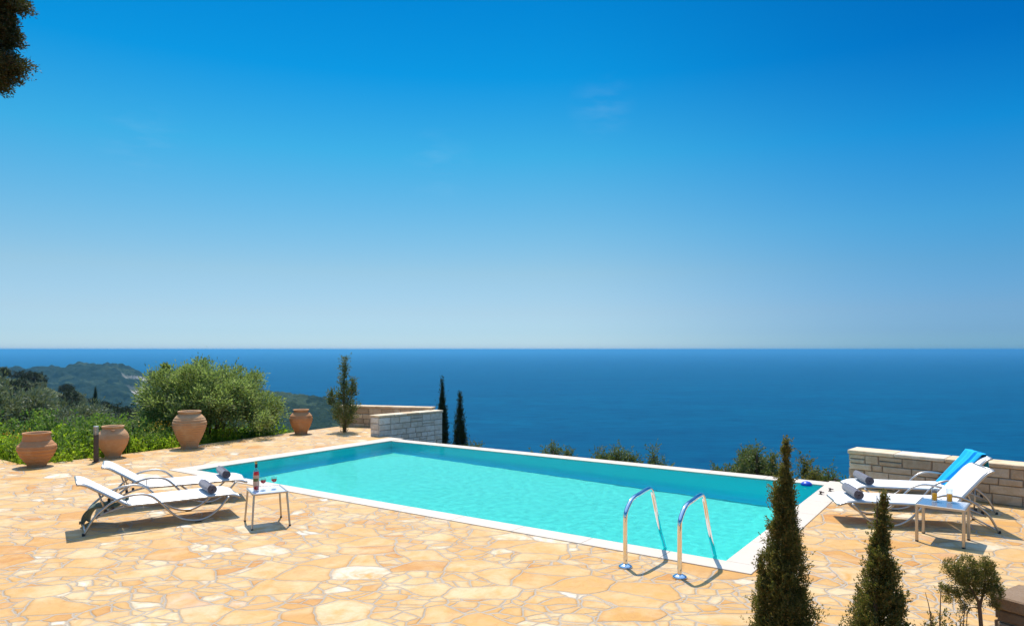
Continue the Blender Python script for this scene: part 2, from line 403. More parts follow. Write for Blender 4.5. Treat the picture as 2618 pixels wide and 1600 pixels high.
def cloth(name, c, sc_=240, b=.5):
    t = NT(name); p = t.pos(); n1 = t.noise(p, sc_, 3, .7)
    cc = t.mix(n1, tuple(x * .75 for x in c), tuple(min(1, x * 1.2) for x in c))
    t.bsdf(cc, .95, 0, .1, t.bump(t.math('ADD', n1, t.math('MULTIPLY', t.noise(p, 14, 3), 2.0)), b, .006), Sheen_Weight=.3); return t.m
M['towel'] = cloth('grey_towelling', (.17, .155, .175)); M['towel_in'] = cloth('dark_towel_core', (.08, .065, .07))
M['teal'] = cloth('sage_green_cloth', (.13, .20, .17), 90)
t = NT('blue_towelling'); p = t.pos(); at = t.n('Attribute', attribute_name='tone')
cc = t.mix(t.math('GREATER_THAN', at.outputs['Fac'], .5), (.02, .42, .80), (.0, .20, .55)); t.bsdf(cc, .9, 0, .1, t.bump(t.noise(p, 200, 3), .5, .004)); M['blue'] = t.m
M['tabletop'] = simple('frosted_white_top', (.72, .72, .76), .25, 0, .03, 10, 0)
M['tabletop2'] = simple('blue_grey_glass_top', (.13, .20, .30), .10, 0, .06, 10, 0, .8)
def glassm(name, c=(1, 1, 1), ior=1.45):
    t = NT(name); g = t.n('BsdfTransparent'); g.inputs[0].default_value = (.93, .95, .95, 1)
    gl = t.n('BsdfGlossy'); gl.inputs['Roughness'].default_value = .02; fr = t.n('LayerWeight'); fr.inputs[0].default_value = .5
    mx = t.n('MixShader'); t.l(t.math('ADD', t.math('MULTIPLY', t.math('POWER', fr.outputs['Facing'], 3.5), .6), .04), mx.inputs[0]); t.l(g.outputs[0], mx.inputs[1]); t.l(gl.outputs[0], mx.inputs[2])
    t.l(mx.outputs[0], t.out.inputs[0]); return t.m
def liquid(name, c, c2):
    t = NT(name); d = t.bsdf(c, .15, 0, .4); tr = t.n('BsdfTranslucent'); tr.inputs[0].default_value = (*c2, 1)
    mx = t.n('MixShader'); mx.inputs[0].default_value = .85; t.l(d.outputs[0], mx.inputs[1]); t.l(tr.outputs[0], mx.inputs[2]); t.l(mx.outputs[0], t.out.inputs[0]); return t.m
M['glass'] = glassm('clear_glass')
M['rose'] = liquid('rose_wine', (.62, .03, .035), (.85, .04, .05))
M['wine'] = liquid('red_wine', (.35, .015, .015), (.50, .015, .012))
M['juice'] = liquid('orange_juice', (1, .50, .01), (1, .66, .02))
M['foil'] = simple('navy_foil', (.03, .03, .07), .3, .3); M['gold'] = simple('gold_cap', (.65, .45, .12), .3, .8)
M['label'] = simple('paper_label', (.62, .42, .30), .7, 0, .15, 25); M['label_g'] = simple('green_print', (.12, .18, .05), .7)
M['floatblue'] = simple('blue_float_plastic', (.01, .06, .42), .35)
wall_ramp = [(0, (.42, .32, .21)), (.35, (.54, .43, .30)), (.7, (.60, .50, .36)), (1, (.68, .56, .40))]
M['wall'] = mat_tone('limestone_blocks', wall_ramp)
M['wall_white'] = mat_tone('pale_limestone_blocks', [(0, (.60, .53, .44)), (.4, (.70, .64, .55)), (1, (.80, .75, .67))])
M['cap_shade'] = mat_tone('shade_darkened_cap', [(0, (.22, .14, .08)), (1, (.32, .21, .13))], .9, 12, .6)  # shade on the corner wall's cap painted in as dark brown
M['wall_shade'] = mat_tone('shade_darkened_stone', [(0, (.20, .13, .08)), (.5, (.28, .19, .12)), (1, (.36, .26, .17))])  # corner wall blocks darkened in colour to stand for shade
M['mortar'] = simple('wall_mortar', (.34, .27, .20), .95, 0, .2, 12, .5)
M['capstone'] = mat_tone('cap_stones', [(0, (.62, .44, .26)), (.5, (.72, .54, .34)), (1, (.74, .62, .46))], .8, 6, .3)
M['lampwhite'] = simple('opal_lamp_glass', (.75, .75, .72), .3, 0, .02, 10, 0)
M['soil'] = simple('planting_soil', (.20, .13, .075), .95, 0, .3, 10, .8)

# ------------------------------------------------------------------ pool frame of reference
A = Vector((.8220, -.5695, 0)); B = Vector((.5695, .8220, 0))
def AB(a, b, z=0): v = A * a + B * b; return Vector((v.x, v.y, z))
A0, A1, B0, B1 = -12.58, -2.45, 7.61, 12.84      # inner edge of the pool
POOL_ROT = math.atan2(A.y, A.x)

# ------------------------------------------------------------------ ground, sea, hills
TH = [-1.2, -.726, -.67, -.63, -.60, -.56, -.535, -.45, -.40, -.33, -.25, -.10, 0, 3]
TS = [-.010, -.024, -.031, -.046, -.064, -.079, -.083, -.095, -.108, -.125, -.150, -.26, -.33, -.36]
SEA = -220.0
def ground_z(th, Y):
    ts = float(np.interp(th, TH, TS)) - .017
    left = float(np.interp(th, [-.32, -.18], [1, 0]))
    z15 = -.30 * left + -1.9 * (1 - left)
    ys = [0, 14, 17, 26, 60, 140, 220, 300, 450, 800, 3000]
    tmid = -.122
    zz = [z15, z15, z15 - .05, (2.3 - .155 * 26) * left + (1 - left) * -5.5, 2.3 + 60 * (min(tmid, ts) - .045), 2.3 + 140 * (min(.5 * (-.112) + .5 * ts, ts if ts < -.112 else 0) - .018), 2.3 + 220 * ts]
    zz += [min(2.3 + 220 * ts - 18, 2.3 + 300 * ts), min(-80, 2.3 + 450 * ts), -226, -238]
    return float(np.interp(Y, ys, zz))
def ground_at(x, y):
    r = math.hypot(x, y); ph = math.atan2(x, y); c = max(math.cos(ph), .3)
    th = math.tan(max(-1.25, min(1.25, ph)))
    z = ground_z(th, r * c)
    a_ = x * .8220 - y * .5695; b_ = x * .5695 + y * .8220
    if -14.0 < a_ < -1.0 and 6.4 < b_ < 14.2: z = min(z, -2.6)
    return z
phis = np.concatenate([np.linspace(-115, -42, 30), np.linspace(-41, -12, 120), np.linspace(-11, 115, 60)])
rs = np.concatenate([np.linspace(2, 13, 6), np.linspace(14, 60, 70), np.geomspace(62, 3000, 70)])
V = []; F = []
for ph in phis:
    for r in rs:
        x, y = r * math.sin(R(ph)), r * math.cos(R(ph)); z = ground_at(x, y)
        if r > 18: z += mnoise.noise(Vector((x * .05, y * .05, 0))) * min(2.2, (r - 18) * .02) + mnoise.noise(Vector((x * .35, y * .35, 3))) * .12
        V.append((x, y, z))
n = len(rs)
for i in range(len(phis) - 1):
    for j in range(n - 1): F.append((i * n + j, i * n + j + 1, (i + 1) * n + j + 1, (i + 1) * n + j))
tag(mesh_obj('ground', V, F, M['ground'], smooth=True), kind='structure')
S = 130000
V = []; F = []
edges = [-S, -20000, -3000, 3000, 20000, S]
for y in edges:
    for x in edges: V.append((x, y, SEA))
for j in range(5):
    for i in range(5): F.append((j * 6 + i, j * 6 + i + 1, (j + 1) * 6 + i + 1, (j + 1) * 6 + i))
tag(mesh_obj('sea', V, F, M['sea']), kind='structure')

def ridge(name, us, vs_, Yc, Y0, Y1, treesz, n_th, n_y, base, cliff=None, seed=0):
    """wooded ridge: skyline heights surveyed from the picture, real depth and real slopes"""
    ths = np.linspace((us[0] - 1309) / 1803, (us[-1] - 1309) / 1803, n_th)
    V = []; F = []; C = []
    ys = np.concatenate([np.linspace(Y0, Yc, n_y), np.linspace(Yc, Y1, n_y // 3)[1:]])
    for th in ths:
        u = 1309 + th * 1803
        top = 2.3 - (float(np.interp(u, us, vs_)) - 893) * Yc / 1803
        for Y in ys:
            if Y <= Yc:
                k = (Y - Y0) / (Yc - Y0); z = base + (top - base) * (k ** .8)
            else:
                k = (Y - Yc) / (Y1 - Yc); z = top + (SEA - 8 - top) * k ** 1.3
            x = th * Y
            env = max(0, min(1, (top - SEA) / 60))
            z += mnoise.fractal(Vector((x * .006, Y * .006, seed)), .9, 2.1, 5) * 16 * env * (1 if Y < Yc * .98 else .2)
            d = mnoise.voronoi(Vector((x / treesz, Y / treesz, seed)))[0]
            d2 = mnoise.voronoi(Vector((x / treesz * .45, Y / treesz * .45, seed + 5)))[0]
            cl = 0
            if cliff: cl = cliff(u, Y, z); cl *= max(.25, min(1, .75 + 1.8 * mnoise.noise(Vector((x * .012, Y * .012, z * .012)))))
            z += ((1 - min(1, d[0])) * .5 + (1 - min(1, d2[0])) * .8) * treesz * 1.05 * env * (1 - cl)
            V.append((x, Y, z)); C.append(cl)
    m = len(ys)
    for i in range(n_th - 1):
        for j in range(m - 1): F.append((i * m + j, (i + 1) * m + j, (i + 1) * m + j + 1, i * m + j + 1))
    o = mesh_obj(name, V, F, M['hill'], smooth=True)
    a = o.data.attributes.new('cliff', 'FLOAT', 'POINT'); a.data.foreach_set('value', C)
    return tag(o, kind='structure')
def cliffmask(u, Y, z):
    t = (2.3 - z) / Y * 1803 + 893
    c0 = 302 + (t - 965) * .5
    return max(0, min(1, (u - c0) / 14)) * max(0, min(1, (470 - u) / 60)) * max(0, min(1, (t - 960) / 8))
ridge('headland', [-60, 40, 78, 97, 130, 154, 187, 211, 243, 276, 292, 308, 341, 362, 373, 420, 470, 520],
      [950, 955, 956, 953, 947, 951, 946, 941, 942, 941, 944, 950, 957, 962, 966, 990, 1030, 1100], 2800, 2000, 3500, 30, 620, 110, -215, cliffmask, 2)
ridge('hills', [380, 480, 600, 705, 791, 845, 870, 895, 920, 950], [960, 985, 1003, 1011, 1019, 1029, 1037, 1060, 1105, 1175], 1500, 800, 1900, 12, 420, 110, -130, None, 9)

# ------------------------------------------------------------------ terrace
outer = [(-10.7, 14.76), (-10.06, 14.3), (-9.56, 13.98), (-9.45, 14.35), (-8.91, 14.97), (-8.14, 16.1), (-7.24, 17.57), (-6.13, 19.47), (-5.13, 21.15)]
poly = [Vector((x, y, 0)) for x, y in outer] + [Vector((-2.5, 20.35, 0)), Vector((-3.35, 19.0, 0)), Vector((-3.42, 18.66, 0)), Vector((-3.10, 18.42, 0)),
        AB(A0 - .45, B1 + .45), AB(A0 - .45, B0 - .30), AB(A1 + .36, B0 - .30), AB(A1 + .36, B1 + .36), Vector((5.60, 12.15, 0)), Vector((5.95, 12.28, 0)),
        Vector((9.6, 8.95, 0)), Vector((14.5, 4.2, 0)), Vector((14.5, -6, 0)), Vector((-17, -6, 0)), Vector((-17, 17.0, 0)), Vector((-13.2, 16.1, 0))]
bm = bmesh.new(); vs_ = [bm.verts.new(p) for p in poly]
es = [bm.edges.new((vs_[i], vs_[(i + 1) % len(vs_)])) for i in range(len(vs_))]
bmesh.ops.triangle_fill(bm, edges=es, use_beauty=True)
for f in bm.faces:
    if f.normal.z < 0: f.normal_flip()
lows = [bm.verts.new((p.x, p.y, -.75)) for p in poly]
for i in range(len(vs_)):
    j = (i + 1) % len(vs_); bm.faces.new((vs_[i], lows[i], lows[j], vs_[j]))
me = bpy.data.meshes.new('paving'); bm.to_mesh(me); bm.free()
tag(finish('paving', me, M['paving']), kind='structure')

# ------------------------------------------------------------------ swimming pool
pool = empty('swimming_pool', AB((A0 + A1) / 2, (B0 + B1) / 2), POOL_ROT)
tag(pool, 'rectangular turquoise infinity pool with white stone coping in the paved terrace', 'swimming pool')
LA, LB = A1 - A0, B1 - B0
hx, hy = LA / 2, LB / 2
def zfl(x): return -1.25 - .4 * (x + hx) / (2 * hx)
b_ = MB()
c4 = [(-hx, -hy), (hx, -hy), (hx, hy), (-hx, hy)]
rows = []; RC = .42                        # walls run into the floor through a cove
for k_ in range(12):
    if k_ == 0: rows.append([(x, y, -.03) for x, y in c4]); continue
    a_ = (k_ - 1) / 10 * math.pi / 2; ins = RC * (1 - math.cos(a_)); dn = RC * (1 - math.sin(a_))
    rows.append([(math.copysign(hx - ins, x), math.copysign(hy - ins, y), zfl(x) + dn) for x, y in c4])
vv = [p_ for r_ in rows for p_ in r_]; ff = []
for k_ in range(11):
    for j_ in range(4): a_, b2 = k_ * 4 + j_, k_ * 4 + (j_ + 1) % 4; ff.append((a_, a_ + 4, b2 + 4, b2))
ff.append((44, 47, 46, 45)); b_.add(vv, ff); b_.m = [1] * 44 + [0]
o_ = b_.build('basin', [M['liner'], M['liner_wall_bounce']], pool, smooth=True); o_.data.set_sharp_from_angle(angle=R(35))
def slabs(mb, x0, y0, x1, y1, along, z0=-.06, z1=.012, step=.98):
    L = (x1 - x0) if along == 'x' else (y1 - y0); k = max(1, round(L / step)); s = L / k
    for i in range(k):
        if along == 'x': c = (x0 + s * (i + .5), (y0 + y1) / 2); d = (s - .005, y1 - y0)
        else: c = ((x0 + x1) / 2, y0 + s * (i + .5)); d = (x1 - x0, s - .005)
        mb.box((c[0], c[1], (z0 + z1) / 2), (d[0], d[1], z1 - z0), bev=.004)
cp = MB()
slabs(cp, -hx - .45, -hy - .30, hx + .36, -hy, 'x')
slabs(cp, -hx - .45, -hy + .001, -hx, hy + .45, 'y')
slabs(cp, hx, -hy + .001, hx + .36, hy + .42, 'y')
cp.build('coping', M['coping'], pool)
rm = MB(); slabs(rm, -hx + .001, hy, hx - .001, hy + .34, 'x', -.06, .004)
rm.build('overflow_rim', M['coping'], pool)
rm = MB(); rm.box((0, hy + .22, -1.1), (2 * hx + .8, .2, 2.06)); rm.box((-hx - .2, hy + .26, -1.0), (.42, .3, 1.86))
rm.box((hx + .2, hy + .26, -1.0), (.42, .3, 1.86)); rm.build('outer_wall', M['coping'], pool)

# water body: a rippled real surface; its sides sit inside the masonry
nx, ny = 300, 160
wx = np.linspace(-hx - .05, hx + .05, nx); wy = np.linspace(-hy - .05, hy + .05, ny)
V = []; F = []
for y in wy:
    for x in wx:
        z = -.014
        z += .0020 * mnoise.noise(Vector((x * 1.6, y * 1.6, 0))) + .0011 * mnoise.noise(Vector((x * 5.5, y * 5.0, 4))) + .0006 * mnoise.noise(Vector((x * 11, y * 11, 8)))
        V.append((x, y, z))
for j in range(ny - 1):
    for i in range(nx - 1): k = j * nx + i; F.append((k, k + 1, k + nx + 1, k + nx))
ring = [i for i in range(nx)] + [j * nx + nx - 1 for j in range(1, ny)] + [(ny - 1) * nx + i for i in range(nx - 2, -1, -1)] + [j * nx for j in range(ny - 2, 0, -1)]
k0 = len(V)
for i in ring: V.append((V[i][0], V[i][1], -1.9))
m_ = len(ring)
for i in range(m_): j = (i + 1) % m_; F.append((ring[j], ring[i], k0 + i, k0 + j))
F.append(tuple(k0 + i for i in range(m_))[::-1])
wat = mesh_obj('pool_water', V, F, M['water'], smooth=True, loc=pool.location); wat.rotation_euler = (0, 0, POOL_ROT)
wat.data.set_sharp_from_angle(angle=R(40))
tag(wat, kind='structure')
try:
    wat.cycles.is_caustics_caster = True
    for ch in pool.children:
        if ch.name == 'basin': ch.cycles.is_caustics_receiver = True
except Exception as e: print('caustics', e)

# pool ladder: two polished rails in planes square to the pool edge, treads under water
lad = empty('pool_ladder', G(1598.8, 1449))
tag(lad, 'polished steel pool ladder with two arched handrails at the near pool edge', 'pool ladder')
lb = G(1598.8, 1449)
prof = [(0, .0), (0, .30), (.0, .52), (.035, .60), (.163, .688), (.35, .712), (.56, .728), (.66, .71), (.735, .60), (.83, .38), (.93, .18), (1.04, .0), (1.07, -.12), (1.05, -.3), (1.0, -.7), (.97, -1.05)]
for k in range(2):
    off = A * (.60 * k); mb = MB()
    mb.tube(crom([B * s + Vector((0, 0, z)) + off for s, z in prof], 6), .024, 16)
    hr = mb.build('handrail', M['steel'], lad, smooth=True)
    fl = MB(); fl.lathe([(.075, .002), (.075, .012), (.062, .024), (.035, .036), (.024, .04)], 28, off); fl.build('flange', M['steel'], hr, smooth=True)
for z in (-.35, -.62, -.9):
    mb = MB(); s = 1.05 - (-.3 - z) * .1; mb.box(A * .3 + B * (s) + Vector((0, 0, z)), (.57, .07, .03), POOL_ROT, bev=.006); mb.build('tread', M['steel'], lad)

# small fittings and float
for k, (u, v, lbl) in enumerate([(2097.8, 1265, 'small brown metal fitting on the white pool coping, the nearest to the camera'),
                                 (2121.7, 1257, 'small brown metal fitting on the white pool coping, the middle one of three'),
                                 (2135, 1231, 'small brown metal fitting at the far corner of the white pool coping')]):
    mb = MB(); mb.lathe([(.028, 0), (.028, .006), (.012, .012), (.012, .035), (.02, .04), (.02, .05), (.0, .053)], 14)
    o = mb.box((.03, 0, .03), (.05, .02, .014)).build('deck_fitting', M['bollard'], None, auto=True, loc=G(u, v) + Vector((0, 0, .012)))
    tag(o, lbl, 'fitting', 'metal fittings on the pool coping')
mb = MB(); mb.lathe([(.02, -.05), (.08, -.02), (.095, .01), (.085, .035), (.055, .058), (.02, .068), (0, .07)], 24); mb.build('pool_float', M['floatblue'], None, smooth=True, loc=G(2062, 1238) + Vector((0, 0, -.012)))
tag(bpy.context.scene.objects['pool_float'], 'round blue plastic float on the water at the far right end of the pool', 'float')


# ------------------------------------------------------------------ stone walls
def block_run(mb, p0, p1, z0, z1, nrm, seed, ch=(.10, .17), bl=(.16, .44)):
    """courses of dressed blocks standing proud of the mortar, on the face whose outward normal is nrm"""
    r = random.Random(seed); p0 = Vector(p0); p1 = Vector(p1); d = (p1 - p0); L = d.length; d.normalize()
    z = z0
    while z < z1 - .04:
        h = r.uniform(*ch)
        if z1 - (z + h) < .07: h = z1 - z
        x = 0.0
        while x < L - .01:
            l = r.uniform(*bl)
            if L - (x + l) < .12: l = L - x
            parts = [(z, h)] if (r.random() > .14 or h < .13) else [(z, h * .5), (z + h * .5, h * .5)]
            for zz, hh in parts:
                g = .006 + r.random() * .003; pr = .010 + r.random() * .014; iv = .012
                j = lambda: r.uniform(-.004, .004)
                q = [(x + g + j(), zz + g + j()), (x + l - g + j(), zz + g + j()), (x + l - g + j(), zz + hh - g + j()), (x + g + j(), zz + hh - g + j())]
                cx = sum(a for a, _ in q) / 4; cz = sum(b for _, b in q) / 4
                inn = [(a + (iv if a < cx else -iv), b + (iv * .8 if b < cz else -iv * .8)) for a, b in q]
                def P(a, b, o): v = p0 + d * a + nrm * o; return Vector((v.x, v.y, b))
                vv = [P(a, b, -.004) for a, b in q] + [P(a, b, pr * .7) for a, b in q] + [P(a, b, pr + r.uniform(0, .004)) for a, b in inn]
                fs = [(8, 9, 10, 11)] + [(i, (i + 1) % 4, 4 + (i + 1) % 4, 4 + i) for i in range(4)] + [(4 + i, 4 + (i + 1) % 4, 8 + (i + 1) % 4, 8 + i) for i in range(4)]
                if d.cross(Vector((0, 0, 1))).dot(nrm) < 0: fs = [f[::-1] for f in fs]
                mb.add(vv, fs, r.random(), 0)
            x += l
        z += h

def stone_wall(name, p0, p1, thick, z0, z1, root, seed, mats, side=1, cap_h=.06, front=True):
    """p0-p1 is the near face line; the wall's thickness goes to the far side"""
    p0 = Vector((*p0, 0)); p1 = Vector((*p1, 0)); d = (p1 - p0).normalized(); nrm = d.cross(Vector((0, 0, 1))) * side
    mb = MB(); ctr = (p0 + p1) / 2 - nrm * thick / 2; ctr.z = (z0 + z1) / 2
    ang = math.atan2(d.y, d.x)
    mb.box(ctr, ((p1 - p0).length - .01, thick - .01, z1 - z0), ang, mi=1)
    block_run(mb, p0, p1, z0, z1, nrm, seed)
    block_run(mb, p1 - nrm * thick, p0 - nrm * thick, z0, z1, -nrm, seed + 1)
    block_run(mb, p0 - nrm * thick, p0, z0, z1, -d, seed + 2)
    block_run(mb, p1, p1 - nrm * thick, z0, z1, d, seed + 3)
    mb.build('masonry', [mats[0], M['mortar']], root, attr=True)
    r = random.Random(seed + 9); cb = MB(); x = -.03; L = (p1 - p0).length + .03
    while x < L - .02:
        l = r.uniform(.38, .75)
        if L - x - l < .25: l = L - x
        c = p0 + d * (x + l / 2) - nrm * thick / 2; c.z = z1 + cap_h / 2 + r.uniform(-.003, .003)
        cb.box(c, (l - .006, thick + .06 + r.uniform(-.012, .012), cap_h + r.uniform(-.004, .004)), ang + r.uniform(-.006, .006), tone=r.random(), bev=.009)
        x += l
    cb.build('cap_stone', mats[1] if len(mats) > 1 else M['capstone'], root, attr=True)

wr = empty('stone_wall', (5.71, 11.93, 0)); tag(wr, 'low beige stone wall behind the right-hand sun loungers', 'wall')
wr_in = Matrix.Translation(-wr.location)
def reroot(root):
    for ch in root.children: ch.data.transform(Matrix.Translation(-root.location))
stone_wall('w', (5.70, 11.90), (11.5, 6.5), .40, -.8, .55, wr, 11, [M['wall']]); reroot(wr)
wl = empty('stone_wall', (-3.52, 18.63, 0)); tag(wl, 'L-shaped pale stone parapet at the far corner of the terrace behind the pool', 'wall')
stone_wall('w', (-3.52, 18.63), (-2.02, 20.32), .34, -1.6, .49, wl, 31, [M['wall_white']], 1)
stone_wall('w', (-5.15, 21.12), (-2.36, 20.42), .34, -.8, .56, wl, 51, [M['wall']], 1); reroot(wl)

# stone block near the camera, lower right
wn_ = empty('stone_wall', (3.00, 4.36, 0)); tag(wn_, 'shaded stone wall with flat cap and round lamp at the bottom right corner', 'wall')
stone_wall('w', (3.00, 4.36), (4.5, 1.9), .30, -.3, .71, wn_, 71, [M['wall_shade'], M['cap_shade']], 1, .075); reroot(wn_)
q0 = Vector((.105, -.175, .56)); nq = Vector((-.854, -.521, 0)); mb = MB(); mb.tube([q0 + nq * .01, q0 + nq * .05], [.075, .068], 24, tone=0); mb.build('lamp_ring', M['dark'], wn_, auto=True)
mb = MB(); mb.tube([q0 + nq * .05, q0 + nq * .066, q0 + nq * .072], [.055, .045, .018], 24); mb.build('lamp_glass', M['lampwhite'], wn_, auto=True)

# ------------------------------------------------------------------ pots
def pot_profile(hh, rw, shape, ribs, amp):
    tt = [q[0] for q in shape]; sp = crom([Vector((q[0], q[1], 0)) for q in shape], 8); out = []
    N = 90; sx = [q.x for q in sp]; sy = [q.y for q in sp]
    for i in range(N + 1):
        t = i / N; r = rw * float(np.interp(t, sx, sy))
        if .04 < t < .86: r += amp * (abs(math.sin(t * math.pi * ribs)) ** .55 - .6) * min(1, (t - .04) * 9) * min(1, (.86 - t) * 12)
        out.append((r, t * hh))
    rt = rw * shape[-1][1]
    return out + [(rt - .012, hh + .006), (rt - .03, hh), (rt - .045, hh * .93), (rw - .05, hh * .6), (rw * .5 - .03, .05), (0, .045)]
SH1 = [(0, .50), (.08, .53), (.3, .82), (.52, 1.0), (.64, .95), (.71, .82), (.77, .745), (.90, .70), (.955, .70), (.97, .745), (1, .74)]
SH2 = [(0, .49), (.10, .53), (.35, .84), (.6, 1), (.75, .92), (.86, .76), (.91, .67), (.95, .66), (.965, .71), (1, .71)]
SH3 = [(0, .50), (.10, .54), (.35, .80), (.62, 1), (.78, .92), (.88, .76), (.92, .645), (.95, .64), (.965, .69), (1, .69)]
SH4 = [(0, .56), (.10, .58), (.35, .85), (.6, 1), (.76, .93), (.86, .75), (.91, .64), (.95, .64), (.965, .71), (1, .71)]
pots = [(94.3, 1191, .66, .335, SH1, 9, .016, 'terra', 'squat ribbed terracotta jar at the left end of the terrace edge'),
        (288.9, 1168.6, .67, .305, SH2, 6, .006, 'terra_pale', 'smooth pale terracotta jar beside the dark bollard lamp'),
        (484.6, 1144.5, .86, .37, SH3, 15, .015, 'terra_pale', 'largest terracotta jar, closely ribbed, in front of the olive bush'),
        (769.7, 1108.5, .66, .30, SH4, 10, .010, 'terra', 'terracotta jar nearest the small thin conifer on the terrace')]
for (u, v, hh, rw, shp, ribs, amp, mt, lbl) in pots:
    root = empty('terracotta_jar', G(u, v)); tag(root, lbl, 'jar', 'terracotta jars along the terrace edge')
    mb = MB(); mb.lathe(pot_profile(hh, rw, shp, ribs, amp), 56); mb.build('body', M[mt], root, smooth=True)
    for sgn in ((1,) if 'smooth' in lbl else ()):
        mb = MB(); a = R(-60); nk = rw * .70
        c = lambda r_, z: Vector((r_ * math.cos(a), r_ * math.sin(a), z))
        tt = Vector((-math.sin(a), math.cos(a), 0)) * .035
        mb.tube(crom([c(nk + .0, hh * .90) - tt, c(nk + .035, hh * .90) - tt * .6, c(nk + .035, hh * .90) + tt * .6, c(nk + .0, hh * .90) + tt], 4), .011, 8)
        mb.build('handle', M[mt], root, smooth=True)

# bollard lamp
bo = empty('bollard_lamp', G(245.7, 1180.7)); tag(bo, 'dark brown bollard lamp with silver louvred head between two jars', 'bollard lamp')
mb = MB(); mb.lathe([(.075, 0), (.075, .012), (.048, .014), (.048, .56)], 24); mb.build('post', M['bollard'], bo, auto=True)
mb = MB(); mb.lathe([(.034, .56), (.034, .70)], 20); mb.build('lamp_glass', M['lampwhite'], bo, auto=True)
mb = MB()
for k in range(5): mb.lathe([(.036, .575 + k * .027), (.050, .567 + k * .027), (.050, .573 + k * .027), (.036, .582 + k * .027)], 20)
for k in range(4):
    a = k * math.pi / 2 + .4; mb.tube([(.044 * math.cos(a), .044 * math.sin(a), .55), (.044 * math.cos(a), .044 * math.sin(a), .71)], .004, 6)
mb.build('louvre', M['alu'], bo, auto=True)
mb = MB(); mb.lathe([(.052, .70), (.052, .728), (.045, .735), (0, .738)], 24); mb.build('cap', M['alu'], bo, auto=True)

